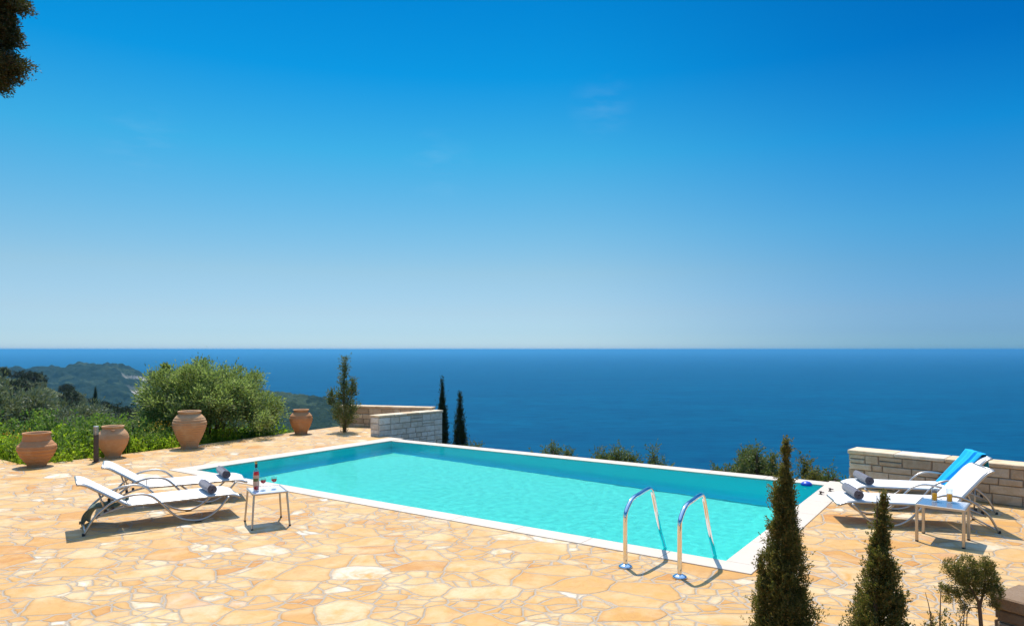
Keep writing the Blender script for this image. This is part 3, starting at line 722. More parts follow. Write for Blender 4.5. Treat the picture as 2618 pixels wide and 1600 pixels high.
# ------------------------------------------------------------------ sun loungers
SIDE = [(0, .0), (.11, .20), (.23, .318), (.34, .388), (.448, .424), (.55, .440), (.65, .437), (.76, .395), (.87, .29), (.99, .155), (1.13, .055), (1.31, .0165), (1.45, .052), (1.567, .135), (1.64, .215), (1.70, .285)]
def make_lounger(ang, label, loc, direction):
    root = empty('sun_lounger', loc, math.atan2(direction[1], direction[0]))
    tag(root, label, 'sun lounger', 'white mesh sun loungers by the pool')
    W, ws = .37, .305
    # seat
    def ribbon(name, pth, mat, w, th=.008, dip=.012):
        P = crom(pth, 5); m = len(P); k = 9; vv = []
        for up in (0, 1):
            for i, p in enumerate(P):
                t = (P[min(i + 1, m - 1)] - P[max(i - 1, 0)]).normalized(); nr = Vector((-t.z, 0, t.x))
                if nr.z < 0: nr = -nr
                for j in range(k):
                    s = -1 + 2 * j / (k - 1)
                    vv.append(Vector((p.x, s * w, p.z)) + nr * (th * up - dip * (1 - s * s)))
        fs = []
        for up in (0, 1):
            o = up * m * k
            for i in range(m - 1):
                for j in range(k - 1):
                    q = (o + i * k + j, o + (i + 1) * k + j, o + (i + 1) * k + j + 1, o + i * k + j + 1); fs.append(q if not up else q[::-1])
        for i in range(m - 1):
            for j in (0, k - 1): a = i * k + j; fs.append((a, a + k, a + k + m * k, a + m * k))
        for i in (0, m - 1):
            for j in range(k - 1): a = i * k + j; fs.append((a, a + 1, a + 1 + m * k, a + m * k))
        o = mesh_obj(name, vv, fs, mat, root, smooth=True); o.data.set_sharp_from_angle(angle=R(50)); return o
    hz = .315
    ribbon('seat', [(.50, 0, hz), (.8, 0, hz - .004), (1.3, 0, hz), (1.62, 0, hz + .004), (1.76, 0, hz - .008), (1.86, 0, hz - .045)], M['sling'], ws)
    ca, sa = math.cos(ang), math.sin(ang)
    def bp(l, o=0): return (.49 - l * ca - o * sa, 0, hz + l * sa - o * ca)
    ribbon('backrest', [bp(0), bp(.2), bp(.42), bp(.53, .002), bp(.60, .016), bp(.64, .040)], M['sling'], ws)
    mb = MB()
    for s in (-1, 1):
        y = s * (ws + .012)
        mb.tube(crom([(.47, y, hz - .012), (.8, y, hz - .016), (1.3, y, hz - .012), (1.62, y, hz - .008), (1.76, y, hz - .02), (1.86, y, hz - .055)], 5), .0155, 10)
        mb.tube(crom([(.47, y, hz - .012), (.30, y, hz - .05), (.13, y, .19)], 4), .0125, 8)
    mb.tube([(1.86, -ws - .012, hz - .055), (1.86, ws + .012, hz - .055)], .013, 8)
    fr = mb.build('seat_frame', M['alu'], root, smooth=True)
    for x, z in ((.50, hz - .03), (.88, hz - .045), (1.30, hz - .04), (1.66, hz - .03)):
        mb = MB(); mb.tube([(x, -ws, z), (x, ws, z)], .012, 8); mb.build('cross_tube', M['alu'], fr, smooth=True)
    mb = MB()
    for s in (-1, 1):
        y = s * (ws + .012)
        mb.tube(crom([Vector(bp(l, o)) + Vector((0, y, 0)) + Vector((-sa, 0, -ca)) * .012 for l, o in ((0, 0), (.2, 0), (.42, 0), (.53, .002), (.60, .016), (.64, .040))], 4), .014, 10)
    e = Vector(bp(.64, .040)); mb.tube([(e.x, -ws - .012, e.z), (e.x, ws + .012, e.z)], .012, 8)
    e = Vector(bp(.36, .03)); mb.tube([(e.x, -ws, e.z), (e.x, ws, e.z)], .011, 8)
    mb.build('backrest_frame', M['alu'], root, smooth=True)
    mb = MB()
    for s in (-1, 1): mb.tube(crom([(e.x, s * .26, e.z), (.24, s * .26, .25)], 2), .010, 8)
    mb.tube([(.24, -.30, .25), (.24, .30, .25)], .010, 8)
    mb.build('backrest_prop', M['alu'], root, smooth=True)
    for s in (-1, 1):
        for x in (.16, .24, .32): mb = MB(); mb.box((x, s * .30, .235 + (x - .16) * .35), (.035, .022, .045), bev=.004); mb.build('rack_knob', M['dark'], root)
    for s in (-1, 1):
        mb = MB(); mb.tube(crom([(x, s * W, z + .004) for x, z in SIDE], 6), .0145, 12); st = mb.build('side_tube', M['alu'], root, smooth=True)
        fb = MB(); fb.lathe([(.019, .0), (.019, .03), (.016, .034)], 12, (0, s * W, 0)); fb.build('foot_cap', M['dark'], st); fb = MB(); fb.box((1.31, s * W, .006), (.08, .03, .012), bev=.003); fb.build('glide', M['dark'], st)
    mb = MB(); mb.tube([(.02, -W, .035), (.02, W, .035)], .0115, 8); mb.build('crossbar', M['alu'], root, smooth=True)
    for x, z in ((.87, .287), (1.70, .287)):
        for s in (-1, 1): mb = MB(); mb.tube([(x, s * (ws), z), (x, s * (W + .012), z)], .011, 8); mb.build('bolt', M['alu'], root, smooth=True)
    return root
def centre(nearfoot, d, farside):     # centre line origin from the near rear foot
    d = Vector((*d, 0)).normalized(); l = Vector((-d.y, d.x, 0)) * farside
    return Vector((*nearfoot, 0)) + l * .37, d, l
LNG = {}
for key, nf, d, fs, ang, lbl in [
    ('L2', (-5.283, 8.694), (.832, .555), 1, R(33.5), 'white sun lounger beside the wine table, with green cloth under its backrest'),
    ('L1', (-5.70, 9.93), (.885, .466), 1, R(33.5), 'white sun lounger on the left, farther from the camera, nearer the jars'),
    ('R2', (6.10, 8.826), (-.98, .20), -1, R(49), 'white sun lounger with raised back directly behind the juice table'),
    ('R1', (6.76, 9.84), (-.982, .185), -1, R(49), 'white sun lounger with a blue towel over its raised back by the wall')]:
    o, dd, ll = centre(nf, d, fs); LNG[key] = (o, dd, ll, make_lounger(ang, lbl, o, dd))

def towel_roll(o, dd, ll, s, tilt, lbl, lat=0.0):
    c = o + dd * s + ll * lat; c.z = .322 + .072
    ax = (Matrix.Rotation(tilt, 3, 'Z') @ ll); ax.z = 0; ax.normalize()
    root = empty('rolled_towel', c, math.atan2(ax.y, ax.x)); tag(root, lbl, 'towel', 'rolled grey towels on the sun loungers')
    # spiral cross-section swept along the axis (local x)
    n_ = 70; turns = 3.2; vv = []; fs = []
    sec = []
    for i in range(n_):
        t = i / (n_ - 1); a = t * turns * 2 * math.pi; r_ = .016 + (.070 - .016) * t
        sec.append((r_ * math.cos(a), r_ * math.sin(a)))
    th = .0125; inn = [(y * (1 - th / math.hypot(y, z)), z * (1 - th / math.hypot(y, z))) for y, z in sec]
    loop = sec + inn[::-1]; m = len(loop); xs = [-.275, -.262, -.15, 0, .15, .262, .275]; L = len(xs)
    for x in xs:
        f = .975 if abs(x) > .27 else 1.0
        for y, z in loop:
            sq = 1 + .03 * math.sin(x * 17 + 1) ; vv.append((x, y * f * sq, z * f * (.96 if z < 0 else 1)))
    for i in range(L - 1):
        for j in range(m): fs.append((i * m + j, i * m + (j + 1) % m, (i + 1) * m + (j + 1) % m, (i + 1) * m + j))
    for e in (0, L - 1):
        for j in range(n_ - 1): fs.append((e * m + j, e * m + j + 1, e * m + m - 2 - j, e * m + m - 1 - j))
    mesh_obj('cloth', vv, fs, M['towel'], root, smooth=True).data.set_sharp_from_angle(angle=R(45))
    mb = MB(); mb.tube([(-.262, 0, 0), (.262, 0, 0)], .055, 16); mb.build('core', M['towel_in'], root)
towel_roll(*LNG['L2'][:3], 1.50, R(2), 'rolled grey towel on the foot of the lounger beside the wine table')
towel_roll(*LNG['L1'][:3], 1.56, R(4), 'rolled grey towel on the foot of the far left lounger, over the pool corner')
towel_roll(*LNG['R2'][:3], 1.61, R(2), 'rolled grey towel on the lounger behind the juice table, left of the thin conifer tip')
towel_roll(*LNG['R1'][:3], 1.62, R(2), 'rolled grey towel on the far right lounger beside the stone wall end')

# blue towel over the back of R1
o, dd, ll, root = LNG['R1']
ca, sa = math.cos(R(49)), math.sin(R(49)); K, J = 40, 22; vv = []; fs = []; tn = []
for i in range(K):
    t = i / (K - 1)
    for j in range(J):
        s = j / (J - 1); l = -.02 + t * .90
        wdt = .17 + .10 * t; y = (.30 - s * 2 * wdt) + .05 * (1 - t) * 0 + .02
        wav = .010 * math.sin(s * 22 + t * 2) * (1.1 - t * .6) + .006 * math.sin(s * 9 + 2)
        if l < .64: px, pz, off = .49 - l * ca, .315 + l * sa, .022 + wav + max(0, l - .50) * .1
        else:
            q = l - .64; px, pz, off = .49 - .64 * ca - min(q, .03), .315 + .64 * sa + .02 - q * 1.0, .03 + wav
        vv.append((px + sa * off if l < .64 else px - .03 - wav, y, pz + ca * off if l < .64 else pz))
for i in range(K - 1):
    for j in range(J - 1):
        fs.append((i * J + j, (i + 1) * J + j, (i + 1) * J + j + 1, i * J + j + 1)); tn.append(1.0 if 13 <= j <= 15 else 0.0)
bt = mesh_obj('beach_towel', vv, fs, M['blue'], None, smooth=True, attr=tn)
bt.location = root.location; bt.rotation_euler = root.rotation_euler
for v_ in bt.data.vertices: v_.co.y *= -1
md = bt.modifiers.new('s', 'SOLIDIFY'); md.thickness = .007; md.offset = 1
tag(bt, 'bright blue beach towel draped over the raised back of the far right lounger', 'towel')

# green cloth hanging behind L2
o, dd, ll, root = LNG['L2']
path = [(.50, .0, .36), (.43, .10, .275), (.36, .16, .245), (.27, .22, .26), (.17, .28, .245), (.10, .30, .18), (.06, .31, .10), (.05, .30, .03)]
P = crom(path, 5); J = 14; vv = []; fs = []
for i, p in enumerate(P):
    t = i / (len(P) - 1); wd = .10 + .10 * math.sin(t * 2.6)
    for j in range(J):
        s = j / (J - 1) * 2 - 1
        vv.append((p.x + s * wd * .35 + .012 * math.sin(t * 11 + s * 3), p.y + s * wd * .8, max(.012, p.z + .022 * math.sin(s * 7 + t * 5) - .03 * abs(s))))
for i in range(len(P) - 1):
    for j in range(J - 1): fs.append((i * J + j, (i + 1) * J + j, (i + 1) * J + j + 1, i * J + j + 1))
gc = mesh_obj('draped_cloth', vv, fs, M['teal'], None, smooth=True); gc.location = root.location; gc.rotation_euler = root.rotation_euler
md = gc.modifiers.new('s', 'SOLIDIFY'); md.thickness = .008
tag(gc, 'sage green cloth hanging over the rear frame of the near left lounger', 'cloth')

# ------------------------------------------------------------------ tables and drinks
def make_table(name, top, base, z, mat_top, rtube, sq, lbl):
    """top/base: four corners (near-left, near-right, far-right, far-left)"""
    c = sum((Vector(p) for p in base), Vector()) / 4; c.z = 0
    root = empty(name, c); tag(root, lbl, 'table')
    T = [Vector((p[0], p[1], 0)) - c for p in top]; Bs = [Vector((p[0], p[1], 0)) - c for p in base]
    mb = MB(); ins = [p * .93 for p in T]
    mb.add([p + Vector((0, 0, z - .004)) for p in ins] + [p + Vector((0, 0, z - .014)) for p in ins], [(0, 1, 2, 3), (7, 6, 5, 4)] + [((i + 1) % 4, i, 4 + i, 4 + (i + 1) % 4) for i in range(4)])
    mb.build('tabletop', mat_top, root)
    mb = MB()
    for i in range(4):
        a, b = T[i], T[(i + 1) % 4]; d = b - a; L = d.length
        mb.box((a + b) / 2 * .975 + Vector((0, 0, z - (.017 if sq else .011))), (L * .975 + .012, .026, .034 if sq else .022), math.atan2(d.y, d.x), bev=.004)
    mb.build('top_frame', M['alu'], root)
    for i in range(4):
        mb = MB(); p = T[i] * .95 + Vector((0, 0, z - .015)); q = Bs[i] + Vector((0, 0, .012))
        if sq:
            d = (q - p); mt = Matrix.Rotation(math.atan2((T[1] - T[0]).y, (T[1] - T[0]).x), 3, 'Z')
            q = Vector((p.x, p.y, .01)); mb.box((p + q) / 2, (.032, .032, (p - q).length), M=mt, bev=.003)
        else: mb.tube([p, q], [rtube * 1.1, rtube], 12)
        lg = mb.build('leg', M['alu'], root, auto=True)
        mb = MB(); mb.lathe([(rtube * 1.25, 0), (rtube * 1.25, .016)], 12, (q.x, q.y, 0)); mb.build('foot_cap', M['dark'], lg)
    return root
dx = Vector((.866, .5, 0)); dy = Vector((-.5, .866, 0)); cT = Vector((-3.24, 9.33, 0))
topL = [cT - dx * .215 - dy * .235, cT + dx * .215 - dy * .235, cT + dx * .215 + dy * .235, cT - dx * .215 + dy * .235]
basL = [cT - dx * .235 - dy * .265, cT + dx * .235 - dy * .265, cT + dx * .235 + dy * .265, cT - dx * .235 + dy * .265]
make_table('side_table', topL, basL, .45, M['tabletop'], .0125, False, 'small white-topped side table with splayed legs holding wine')
FL, FR, BL_ = Vector((4.845, 8.47, 0)), Vector((5.225, 8.136, 0)), Vector((5.15, 8.85, 0)); BR_ = FR + BL_ - FL
make_table('side_table', [FL, FR, BR_, BL_], [FL, FR, BR_, BL_], .45, M['tabletop2'], .015, True, 'square metal side table with blue-grey glass top holding two juices')

def at_table(u, v, z=.448): p = G(u, v, z); return p
# wine bottle
wb = empty('wine_bottle', at_table(655, 1253.5)); tag(wb, 'tall clear bottle of rosé wine with navy neck and gold cap', 'bottle')
outer_p = [(0, .0), (.036, .0), (.038, .006), (.038, .225), (.034, .255), (.020, .280), (.0145, .300), (.0140, .365)]
inner_p = [(.0115, .365), (.0120, .300), (.0175, .281), (.0315, .254), (.0355, .225), (.0355, .010), (0, .014)]
mb = MB(); mb.lathe(outer_p + inner_p, 32); mb.build('glass', M['glass'], wb, smooth=True)
mb = MB(); mb.lathe([(0, .015), (.0345, .012), (.0345, .225), (.030, .245), (0, .2451)], 32); mb.build('wine', M['rose'], wb, smooth=True)
mb = MB(); mb.lathe([(.0388, .065), (.0388, .205)], 32); mb.f = [f for k, f in enumerate(mb.f[:-2])]; mb.a = mb.a[:len(mb.f)]; mb.m = mb.m[:len(mb.f)]
lab = mb.build('paper_label', M['label'], wb, smooth=True)
mb = MB(); mb.lathe([(.0392, .125), (.0392, .165)], 32); mb.f = mb.f[:-2]; mb.a = mb.a[:len(mb.f)]; mb.m = mb.m[:len(mb.f)]
keep = [k for k in range(32) if 19 < k < 29]; mb.f = [mb.f[k] for k in keep]; mb.a = [0] * len(keep); mb.m = [0] * len(keep)
mb.build('emblem', M['label_g'], lab, smooth=True)
mb = MB(); mb.lathe([(.0165, .300), (.0165, .350), (.0162, .352)], 24); mb.build('neck_foil', M['foil'], wb, auto=True)
mb = MB(); mb.lathe([(.0165, .3525), (.0168, .375), (.013, .388), (.0, .390)], 24); mb.build('cap', M['gold'], wb, auto=True)

def wineglass(u, v, lbl):
    r = empty('wine_glass', at_table(u, v)); tag(r, lbl, 'wine glass', 'stemmed glasses of red wine on the left table')
    mb = MB(); mb.lathe([(0, 0), (.032, 0), (.032, .002), (.006, .006), (.0035, .012), (.0035, .075), (.010, .082), (.028, .095), (.038, .118), (.038, .135), (.033, .160),
                         (.0318, .160), (.0365, .135), (.0365, .118), (.027, .0975), (.010, .085), (0, .083)], 28)
    mb.build('glass', M['glass'], r, smooth=True)
    mb = MB(); mb.lathe([(0, .0845), (.010, .0862), (.026, .0985), (.0355, .118), (.0355, .124), (0, .1241)], 28); mb.build('wine', M['wine'], r, smooth=True)
wineglass(673, 1251.5, 'stemmed glass of red wine right next to the bottle')
wineglass(700.5, 1248.5, 'stemmed glass of red wine farthest from the bottle')
def tumbler(u, v, lbl):
    r = empty('juice_glass', at_table(u, v)); tag(r, lbl, 'glass', 'tumblers of orange juice on the right table')
    mb = MB(); mb.lathe([(0, 0), (.029, 0), (.032, .003), (.034, .165), (.0322, .165), (.0302, .012), (0, .010)], 28); mb.build('glass', M['glass'], r, smooth=True)
    mb = MB(); mb.lathe([(0, .012), (.0295, .0135), (.0306, .098), (0, .0985)], 28); mb.build('juice', M['juice'], r, smooth=True)
tumbler(2389, 1280.6, 'tumbler of orange juice standing left on the metal table')
tumbler(2427.5, 1283.5, 'tumbler of orange juice standing right on the metal table')

# ------------------------------------------------------------------ foliage
def leaf_mesh(name, P, D, L, Wd, mat, parent=None, loc=None):
    n_ = len(P); Rn = rng.normal(size=(n_, 3)); Sd = np.cross(D, Rn); Sd /= np.linalg.norm(Sd, axis=1)[:, None] + 1e-9
    L = np.asarray(L)[:, None] if np.ndim(L) else L; Wd = np.asarray(Wd)[:, None] if np.ndim(Wd) else Wd
    N_ = np.cross(D, Sd)
    V = np.stack([P, P + D * L * .45 + Sd * Wd * .5, P + D * L + N_ * L * .12, P + D * L * .45 - Sd * Wd * .5], 1).reshape(-1, 3)
    me = bpy.data.meshes.new(name)
    me.vertices.add(n_ * 4); me.vertices.foreach_set('co', V.astype(np.float32).ravel())
    me.loops.add(n_ * 4); me.loops.foreach_set('vertex_index', np.arange(n_ * 4, dtype=np.int32))
    me.polygons.add(n_); me.polygons.foreach_set('loop_start', np.arange(0, n_ * 4, 4, dtype=np.int32))
    me.update(calc_edges=True); me.validate()
    return finish(name, me, mat, parent, loc=loc)

def unit(a): return a / (np.linalg.norm(a, axis=-1, keepdims=True) + 1e-9)

def spire_leaves(prof, hgt, n_sprig, sprig, per, leaf, up=.9, out=.45, seed=0, base=(0, 0, 0), rough=.35, lean=(0, 0), clu=0, tail=False):
    """upright sprays of scale foliage round a leader; prof = [(t, radius)]"""
    r = np.random.default_rng(seed)
    tt = np.array([p[0] for p in prof]); rad = np.array([p[1] for p in prof])
    cdf_t = np.linspace(0, 1, 400); wgt = np.interp(cdf_t, tt, rad) + .01; wgt /= wgt.sum()
    t = r.choice(cdf_t, n_sprig, p=wgt) + r.uniform(-.002, .002, n_sprig)
    ph = r.uniform(0, 2 * np.pi, n_sprig); cj = None
    if clu:
        ct = r.choice(cdf_t, clu, p=wgt); cp = r.uniform(0, 2 * np.pi, clu); cj = r.integers(0, clu, n_sprig)
        t = np.clip(ct[cj] + r.normal(0, .020, n_sprig), 0, 1); ph = cp[cj] + r.normal(0, .30, n_sprig)
    lump = 1 + rough * (np.sin(ph * 2 + t * 23 + seed) * .5 + np.sin(ph * 3 - t * 41 + seed * 2) * .35 + np.sin(t * 67 + ph * 5) * .3)
    rr = np.interp(t, tt, rad) * lump * np.sqrt(r.uniform(.12, 1, n_sprig))
    o = np.stack([np.cos(ph), np.sin(ph), np.zeros(n_sprig)], 1)
    if clu:
        cr_ = r.uniform(.55, 1.12, clu); rr = np.interp(t, tt, rad) * lump * np.clip(cr_[cj] + r.normal(0, .13, n_sprig), .1, 1.3)
        kc = r.random(n_sprig) < .22; rr = np.where(kc, rr * r.uniform(.1, .7, n_sprig), rr)
    z = t * hgt - sprig * .5
    b = o * np.maximum(0, rr - sprig * .25)[:, None]; b[:, 2] = z
    b[:, 0] += lean[0] * t ** 2; b[:, 1] += lean[1] * t ** 2
    d = unit(o * out * r.uniform(.3, 1.4, (n_sprig, 1)) + np.array([0, 0, up]) + r.normal(0, .22, (n_sprig, 3)))
    sl = sprig * ((.5 + r.gamma(2.0, .22, n_sprig)) if tail else r.uniform(.5, 1.35, n_sprig))
    s = r.uniform(0, 1, (n_sprig, per))
    pos = b[:, None, :] + d[:, None, :] * (sl[:, None] * s)[:, :, None] + r.normal(0, 1, (n_sprig, per, 3)) * (leaf * .45 * (1.25 - s))[:, :, None]
    pos[:, :, 2] = np.maximum(pos[:, :, 2], .02)
    dd_ = unit(d[:, None, :] + r.normal(0, .55, (n_sprig, per, 3)))
    return pos.reshape(-1, 3) + np.array(base), dd_.reshape(-1, 3)

def spire_tree(name, loc, spires, mat, leaf, label, cat='tree', group=None, trunk=None, aspect=.42, trunk_mat=None):
    root = empty(name, loc); tag(root, label, cat, group)
    Ps, Ds = [], []
    for s in spires:
        p, d = spire_leaves(**s, leaf=leaf); Ps.append(p); Ds.append(d)
    P = np.concatenate(Ps); D = np.concatenate(Ds)
    leaf_mesh('crown', P, D, leaf * rng.uniform(.7, 1.3, len(P)), leaf * aspect * rng.uniform(.8, 1.3, len(P)), mat, root)
    mb = MB()
    for pth, rads in (trunk or []):
        pp = crom(pth, 4); rr = list(np.interp(np.linspace(0, 1, len(pp)), np.linspace(0, 1, len(rads)), rads)); mb.tube(pp, rr, 8)
    if trunk: mb.build('trunk', M['bark'], root, smooth=True)
    return root

# foreground conifers, lower right, rooted in a bed just outside the paving
def at(u, Y, z=0): return Vector(((u - 1309) * Y / 1803, Y, z))
bed = MB(); bed.box((2.85, 4.55, .03), (2.9, 1.15, .06), R(-8), bev=.02); tag(bed.build('planting_bed', M['soil']), kind='structure')
Y = 5.0
spire_tree('cypress', at(2005, Y, .05), [
    dict(prof=[(0, .20), (.18, .185), (.35, .138), (.52, .108), (.64, .074), (.76, .066), (.84, .042), (.875, .015), (.89, .0)], hgt=1.60, n_sprig=6800, sprig=.07, per=15, seed=3, rough=.18, clu=330, tail=True),
    dict(prof=[(0, .06), (.5, .055), (.85, .04), (1, .008)], hgt=.80, n_sprig=700, sprig=.07, per=14, seed=14, base=(-.15, .02, 0), rough=.3, clu=40, tail=True),
    dict(prof=[(0, .020), (.3, .006), (.5, .008), (.72, .034), (.88, .020), (1, .004)], hgt=.30, n_sprig=130, sprig=.045, per=12, seed=16, base=(0.012, 0, 1.31), rough=.3)],
    M['cyp'], .0165, 'tall narrow cypress in the foreground, leftmost of the lower right trees', trunk=[([(0, 0, 0), (.01, 0, .6), (0, 0, 1.2), (0, 0, 1.5)], [.022, .016, .008, .003])])
Y = 4.6
spire_tree('cypress', at(2242, Y, .05), [
    dict(prof=[(0, .26), (.335, .185), (.43, .148), (.53, .110), (.62, .084), (.71, .058), (.77, .028), (.81, .010), (.83, 0)], hgt=1.32, n_sprig=5200, sprig=.065, per=15, seed=21, rough=.22, clu=250, tail=True, lean=(.03, 0)),
    dict(prof=[(0, .06), (.5, .05), (.85, .03), (1, .006)], hgt=.86, n_sprig=260, sprig=.07, per=13, seed=23, base=(.12, -.02, 0), rough=.5),
    dict(prof=[(0, .034), (.25, .026), (.45, .040), (.62, .024), (.8, .016), (1, .004)], hgt=.38, n_sprig=230, sprig=.045, per=12, seed=26, base=(.05, 0, .93), rough=.5)],
    M['cyp'], .016, 'bushy cone-shaped cypress with a thin crooked tip in front of the juice table', trunk=[([(0, 0, 0), (-.01, 0, .5), (.0, 0, 1.0), (0, 0, 1.3)], [.02, .014, .006, .003])])
# small round-headed conifer on a bare leaning stem
def blob_tree(name, loc, blobs, mat, leaf, label, limbs, aspect=.3, group=None, seed=5, spl=2.6, cat='tree'):
    root = empty(name, loc); tag(root, label, cat, group); r = np.random.default_rng(seed); Ps, Ds = [], []
    for (x, y, z, rx, rz, ns) in blobs:
        dv = unit(r.normal(size=(ns, 3))); rad = r.uniform(.15, 1, (ns, 1)) ** .5
        b = np.array([x, y, z]) + dv * rad * np.array([rx, rx, rz])
        d = unit(dv * .7 + np.array([0, 0, .8]) + r.normal(0, .35, (ns, 3)))
        sl = leaf * spl; per = 12; s = r.uniform(0, 1, (ns, per))
        p = b[:, None, :] + d[:, None, :] * (sl * s)[:, :, None] + r.normal(0, leaf * .5, (ns, per, 3))
        Ps.append(p.reshape(-1, 3)); Ds.append(unit(d[:, None, :] + r.normal(0, .6, (ns, per, 3))).reshape(-1, 3))
    P = np.concatenate(Ps); D = np.concatenate(Ds)
    leaf_mesh('crown', P, D, leaf * rng.uniform(.7, 1.3, len(P)), leaf * aspect * rng.uniform(.8, 1.3, len(P)), mat, root)
    mb = MB()
    for pth, rads in limbs:
        pp = crom(pth, 4); mb.tube(pp, list(np.interp(np.linspace(0, 1, len(pp)), np.linspace(0, 1, len(rads)), rads)), 8)
    mb.build('trunk', M['bark'], root, smooth=True); return root
Y = 4.25; bx = at(2508, Y, .05)
k = Y / 1803
def rel(u, v): return ((u - 2508) * k, 0, H - (v - 893) * k - .05)
bl = []
rb = random.Random(4)
for (u, v, ru, rv, ns) in [(2425, 1448, 17, 16, 60), (2440, 1470, 22, 20, 90), (2470, 1445, 20, 22, 90), (2465, 1478, 26, 22, 130), (2510, 1440, 14, 14, 50), (2515, 1465, 24, 22, 110), (2495, 1495, 28, 20, 130), (2535, 1485, 20, 24, 100),
                           (2545, 1510, 18, 20, 90), (2430, 1515, 16, 11, 50), (2410, 1508, 10, 9, 26), (2455, 1525, 20, 12, 60), (2525, 1515, 22, 16, 80), (2456, 1555, 9, 12, 26), (2532, 1545, 9, 12, 22), (2518, 1565, 6, 9, 12), (2432, 1541, 9, 6, 18), (2495, 1520, 18, 10, 50)]:
    x, _, z = rel(u, v); bl.append((x, rb.uniform(-.05, .05), z, ru * k * .95, rv * k * .95, int(ns * 1.25)))
blob_tree('juniper', bx, bl, M['cyp'], .0125, 'small round-headed juniper on a bare stem at the lower right', [
    ([(0.01, 0, 0), (.02, 0, .25), rel(2505, 1560), rel(2497, 1530), rel(2480, 1500), rel(2462, 1470)], [.014, .013, .011, .009, .006, .003]),
    ([rel(2506, 1550), rel(2512, 1520), rel(2518, 1490), rel(2520, 1460)], [.008, .006, .005, .002]),
    ([rel(2497, 1530), rel(2478, 1512), rel(2445, 1500), rel(2425, 1505)], [.006, .005, .003, .002]),
    ([rel(2503, 1553), rel(2485, 1552), rel(2474, 1562), rel(2471, 1600)], [.004, .003, .003, .002]),
    ([rel(2512, 1520), rel(2530, 1505), rel(2545, 1490)], [.005, .004, .002]),
    ([rel(2480, 1500), rel(2450, 1475), rel(2432, 1455)], [.005, .003, .002])], aspect=.34)
Y = 4.1
spire_tree('juniper', at(2392, Y, .05), [
    dict(prof=[(0, .07), (.6, .085), (.85, .04), (1, .006)], hgt=.72, n_sprig=330, sprig=.06, per=13, seed=41, base=(-.02, 0, 0), rough=.5),
    dict(prof=[(0, .06), (.7, .06), (.9, .03), (1, .006)], hgt=.76, n_sprig=200, sprig=.05, per=12, seed=42, base=(.05, 0, 0), rough=.5),
    dict(prof=[(0, .05), (.7, .05), (.9, .03), (1, .006)], hgt=.68, n_sprig=180, sprig=.05, per=12, seed=43, base=(.16, .02, 0), rough=.5)],
    M['cyp'], .015, 'low juniper showing only its sparse tips at the bottom edge, between taller ones',
    trunk=[([(0, 0, 0), (.02, 0, .5), (.03, 0, .85)], [.01, .006, .002]), ([(0, 0, .3), (-.03, 0, .7), (-.06, 0, .84)], [.006, .003, .0015]), ([(0.1, 0, 0), (.15, 0, .5), (.17, 0, .78)], [.006, .004, .0015])])

# thin young conifer on the terrace beside the parapet
Y = 19.56
spire_tree('young_conifer', G(880.6, 1104), [
    dict(prof=[(.10, .02), (.14, .18), (.24, .36), (.36, .31), (.44, .16), (.52, .24), (.60, .11), (.70, .06), (.78, .045), (.85, .09), (.92, .05), (1, .015)], hgt=2.15, n_sprig=800, sprig=.20, per=12, seed=61, rough=.5, up=.7, out=.8),
    dict(prof=[(0, .10), (.5, .12), (1, .04)], hgt=.45, n_sprig=110, sprig=.16, per=10, seed=62, base=(-.36, 0, .75), rough=.5),
    dict(prof=[(0, .10), (.5, .10), (1, .04)], hgt=.5, n_sprig=110, sprig=.16, per=10, seed=63, base=(.24, 0, 1.0), rough=.5)],
    M['juni'], .042, 'thin young conifer standing on the terrace beside the stone parapet',
    trunk=[([(0, 0, 0), (.02, 0, .5), (-.02, 0, 1.2), (0.03, 0, 2.0)], [.05, .04, .025, .008]), ([(0, 0, .45), (-.2, 0, .7), (-.42, 0, 1.15)], [.02, .012, .004]), ([(0, 0, .7), (.15, 0, 1.0), (.3, 0, 1.5)], [.02, .01, .004])])

# cypress pair and shrubs beyond the pool rim
def beyond(u, v_top, Y):
    x = (u - 1309) * Y / 1803; zt = H - (v_top - 893) * Y / 1803; zg = ground_at(x, Y) - .1; return x, zt, zg
def cone(hgt, r0, ns, seed, base=(0, 0, 0), sp=.22, per=13, tip=.05, rough=.25, frac0=0.0):
    return dict(prof=[(frac0, r0 * .8), (.3, r0), (.6, r0 * .78), (.8, r0 * .45), (.92, tip), (1, .015)], hgt=hgt, n_sprig=ns, sprig=sp, per=per, seed=seed, base=base, rough=rough, up=1.0, out=.35)
for u, vt, Y, r0, sd, lbl in [(1131, 968, 24.5, .25, 71, 'dark slender cypress right behind the parapet, the taller of the pair'), (1176, 1003, 25, .31, 75, 'dark slender cypress, the shorter and right one of the pair past the pool')]:
    x, zt, zg = beyond(u, vt, Y); hg = zt - zg
    spire_tree('cypress', (x, Y, zg), [dict(prof=[(0, r0), (.5, r0 * 1.05), (.72, r0 * .95), (.84, r0 * .6), (.92, r0 * .35), (.955, .04), (1, .015)], hgt=hg, n_sprig=3600, sprig=.24, per=12, seed=sd, rough=.16, up=1.1, out=.2)],
               M['cyp_dark'], .05, lbl, trunk=[([(0, 0, 0), (0, 0, hg * .6)], [.07, .03])], group='slender cypresses past the pool')
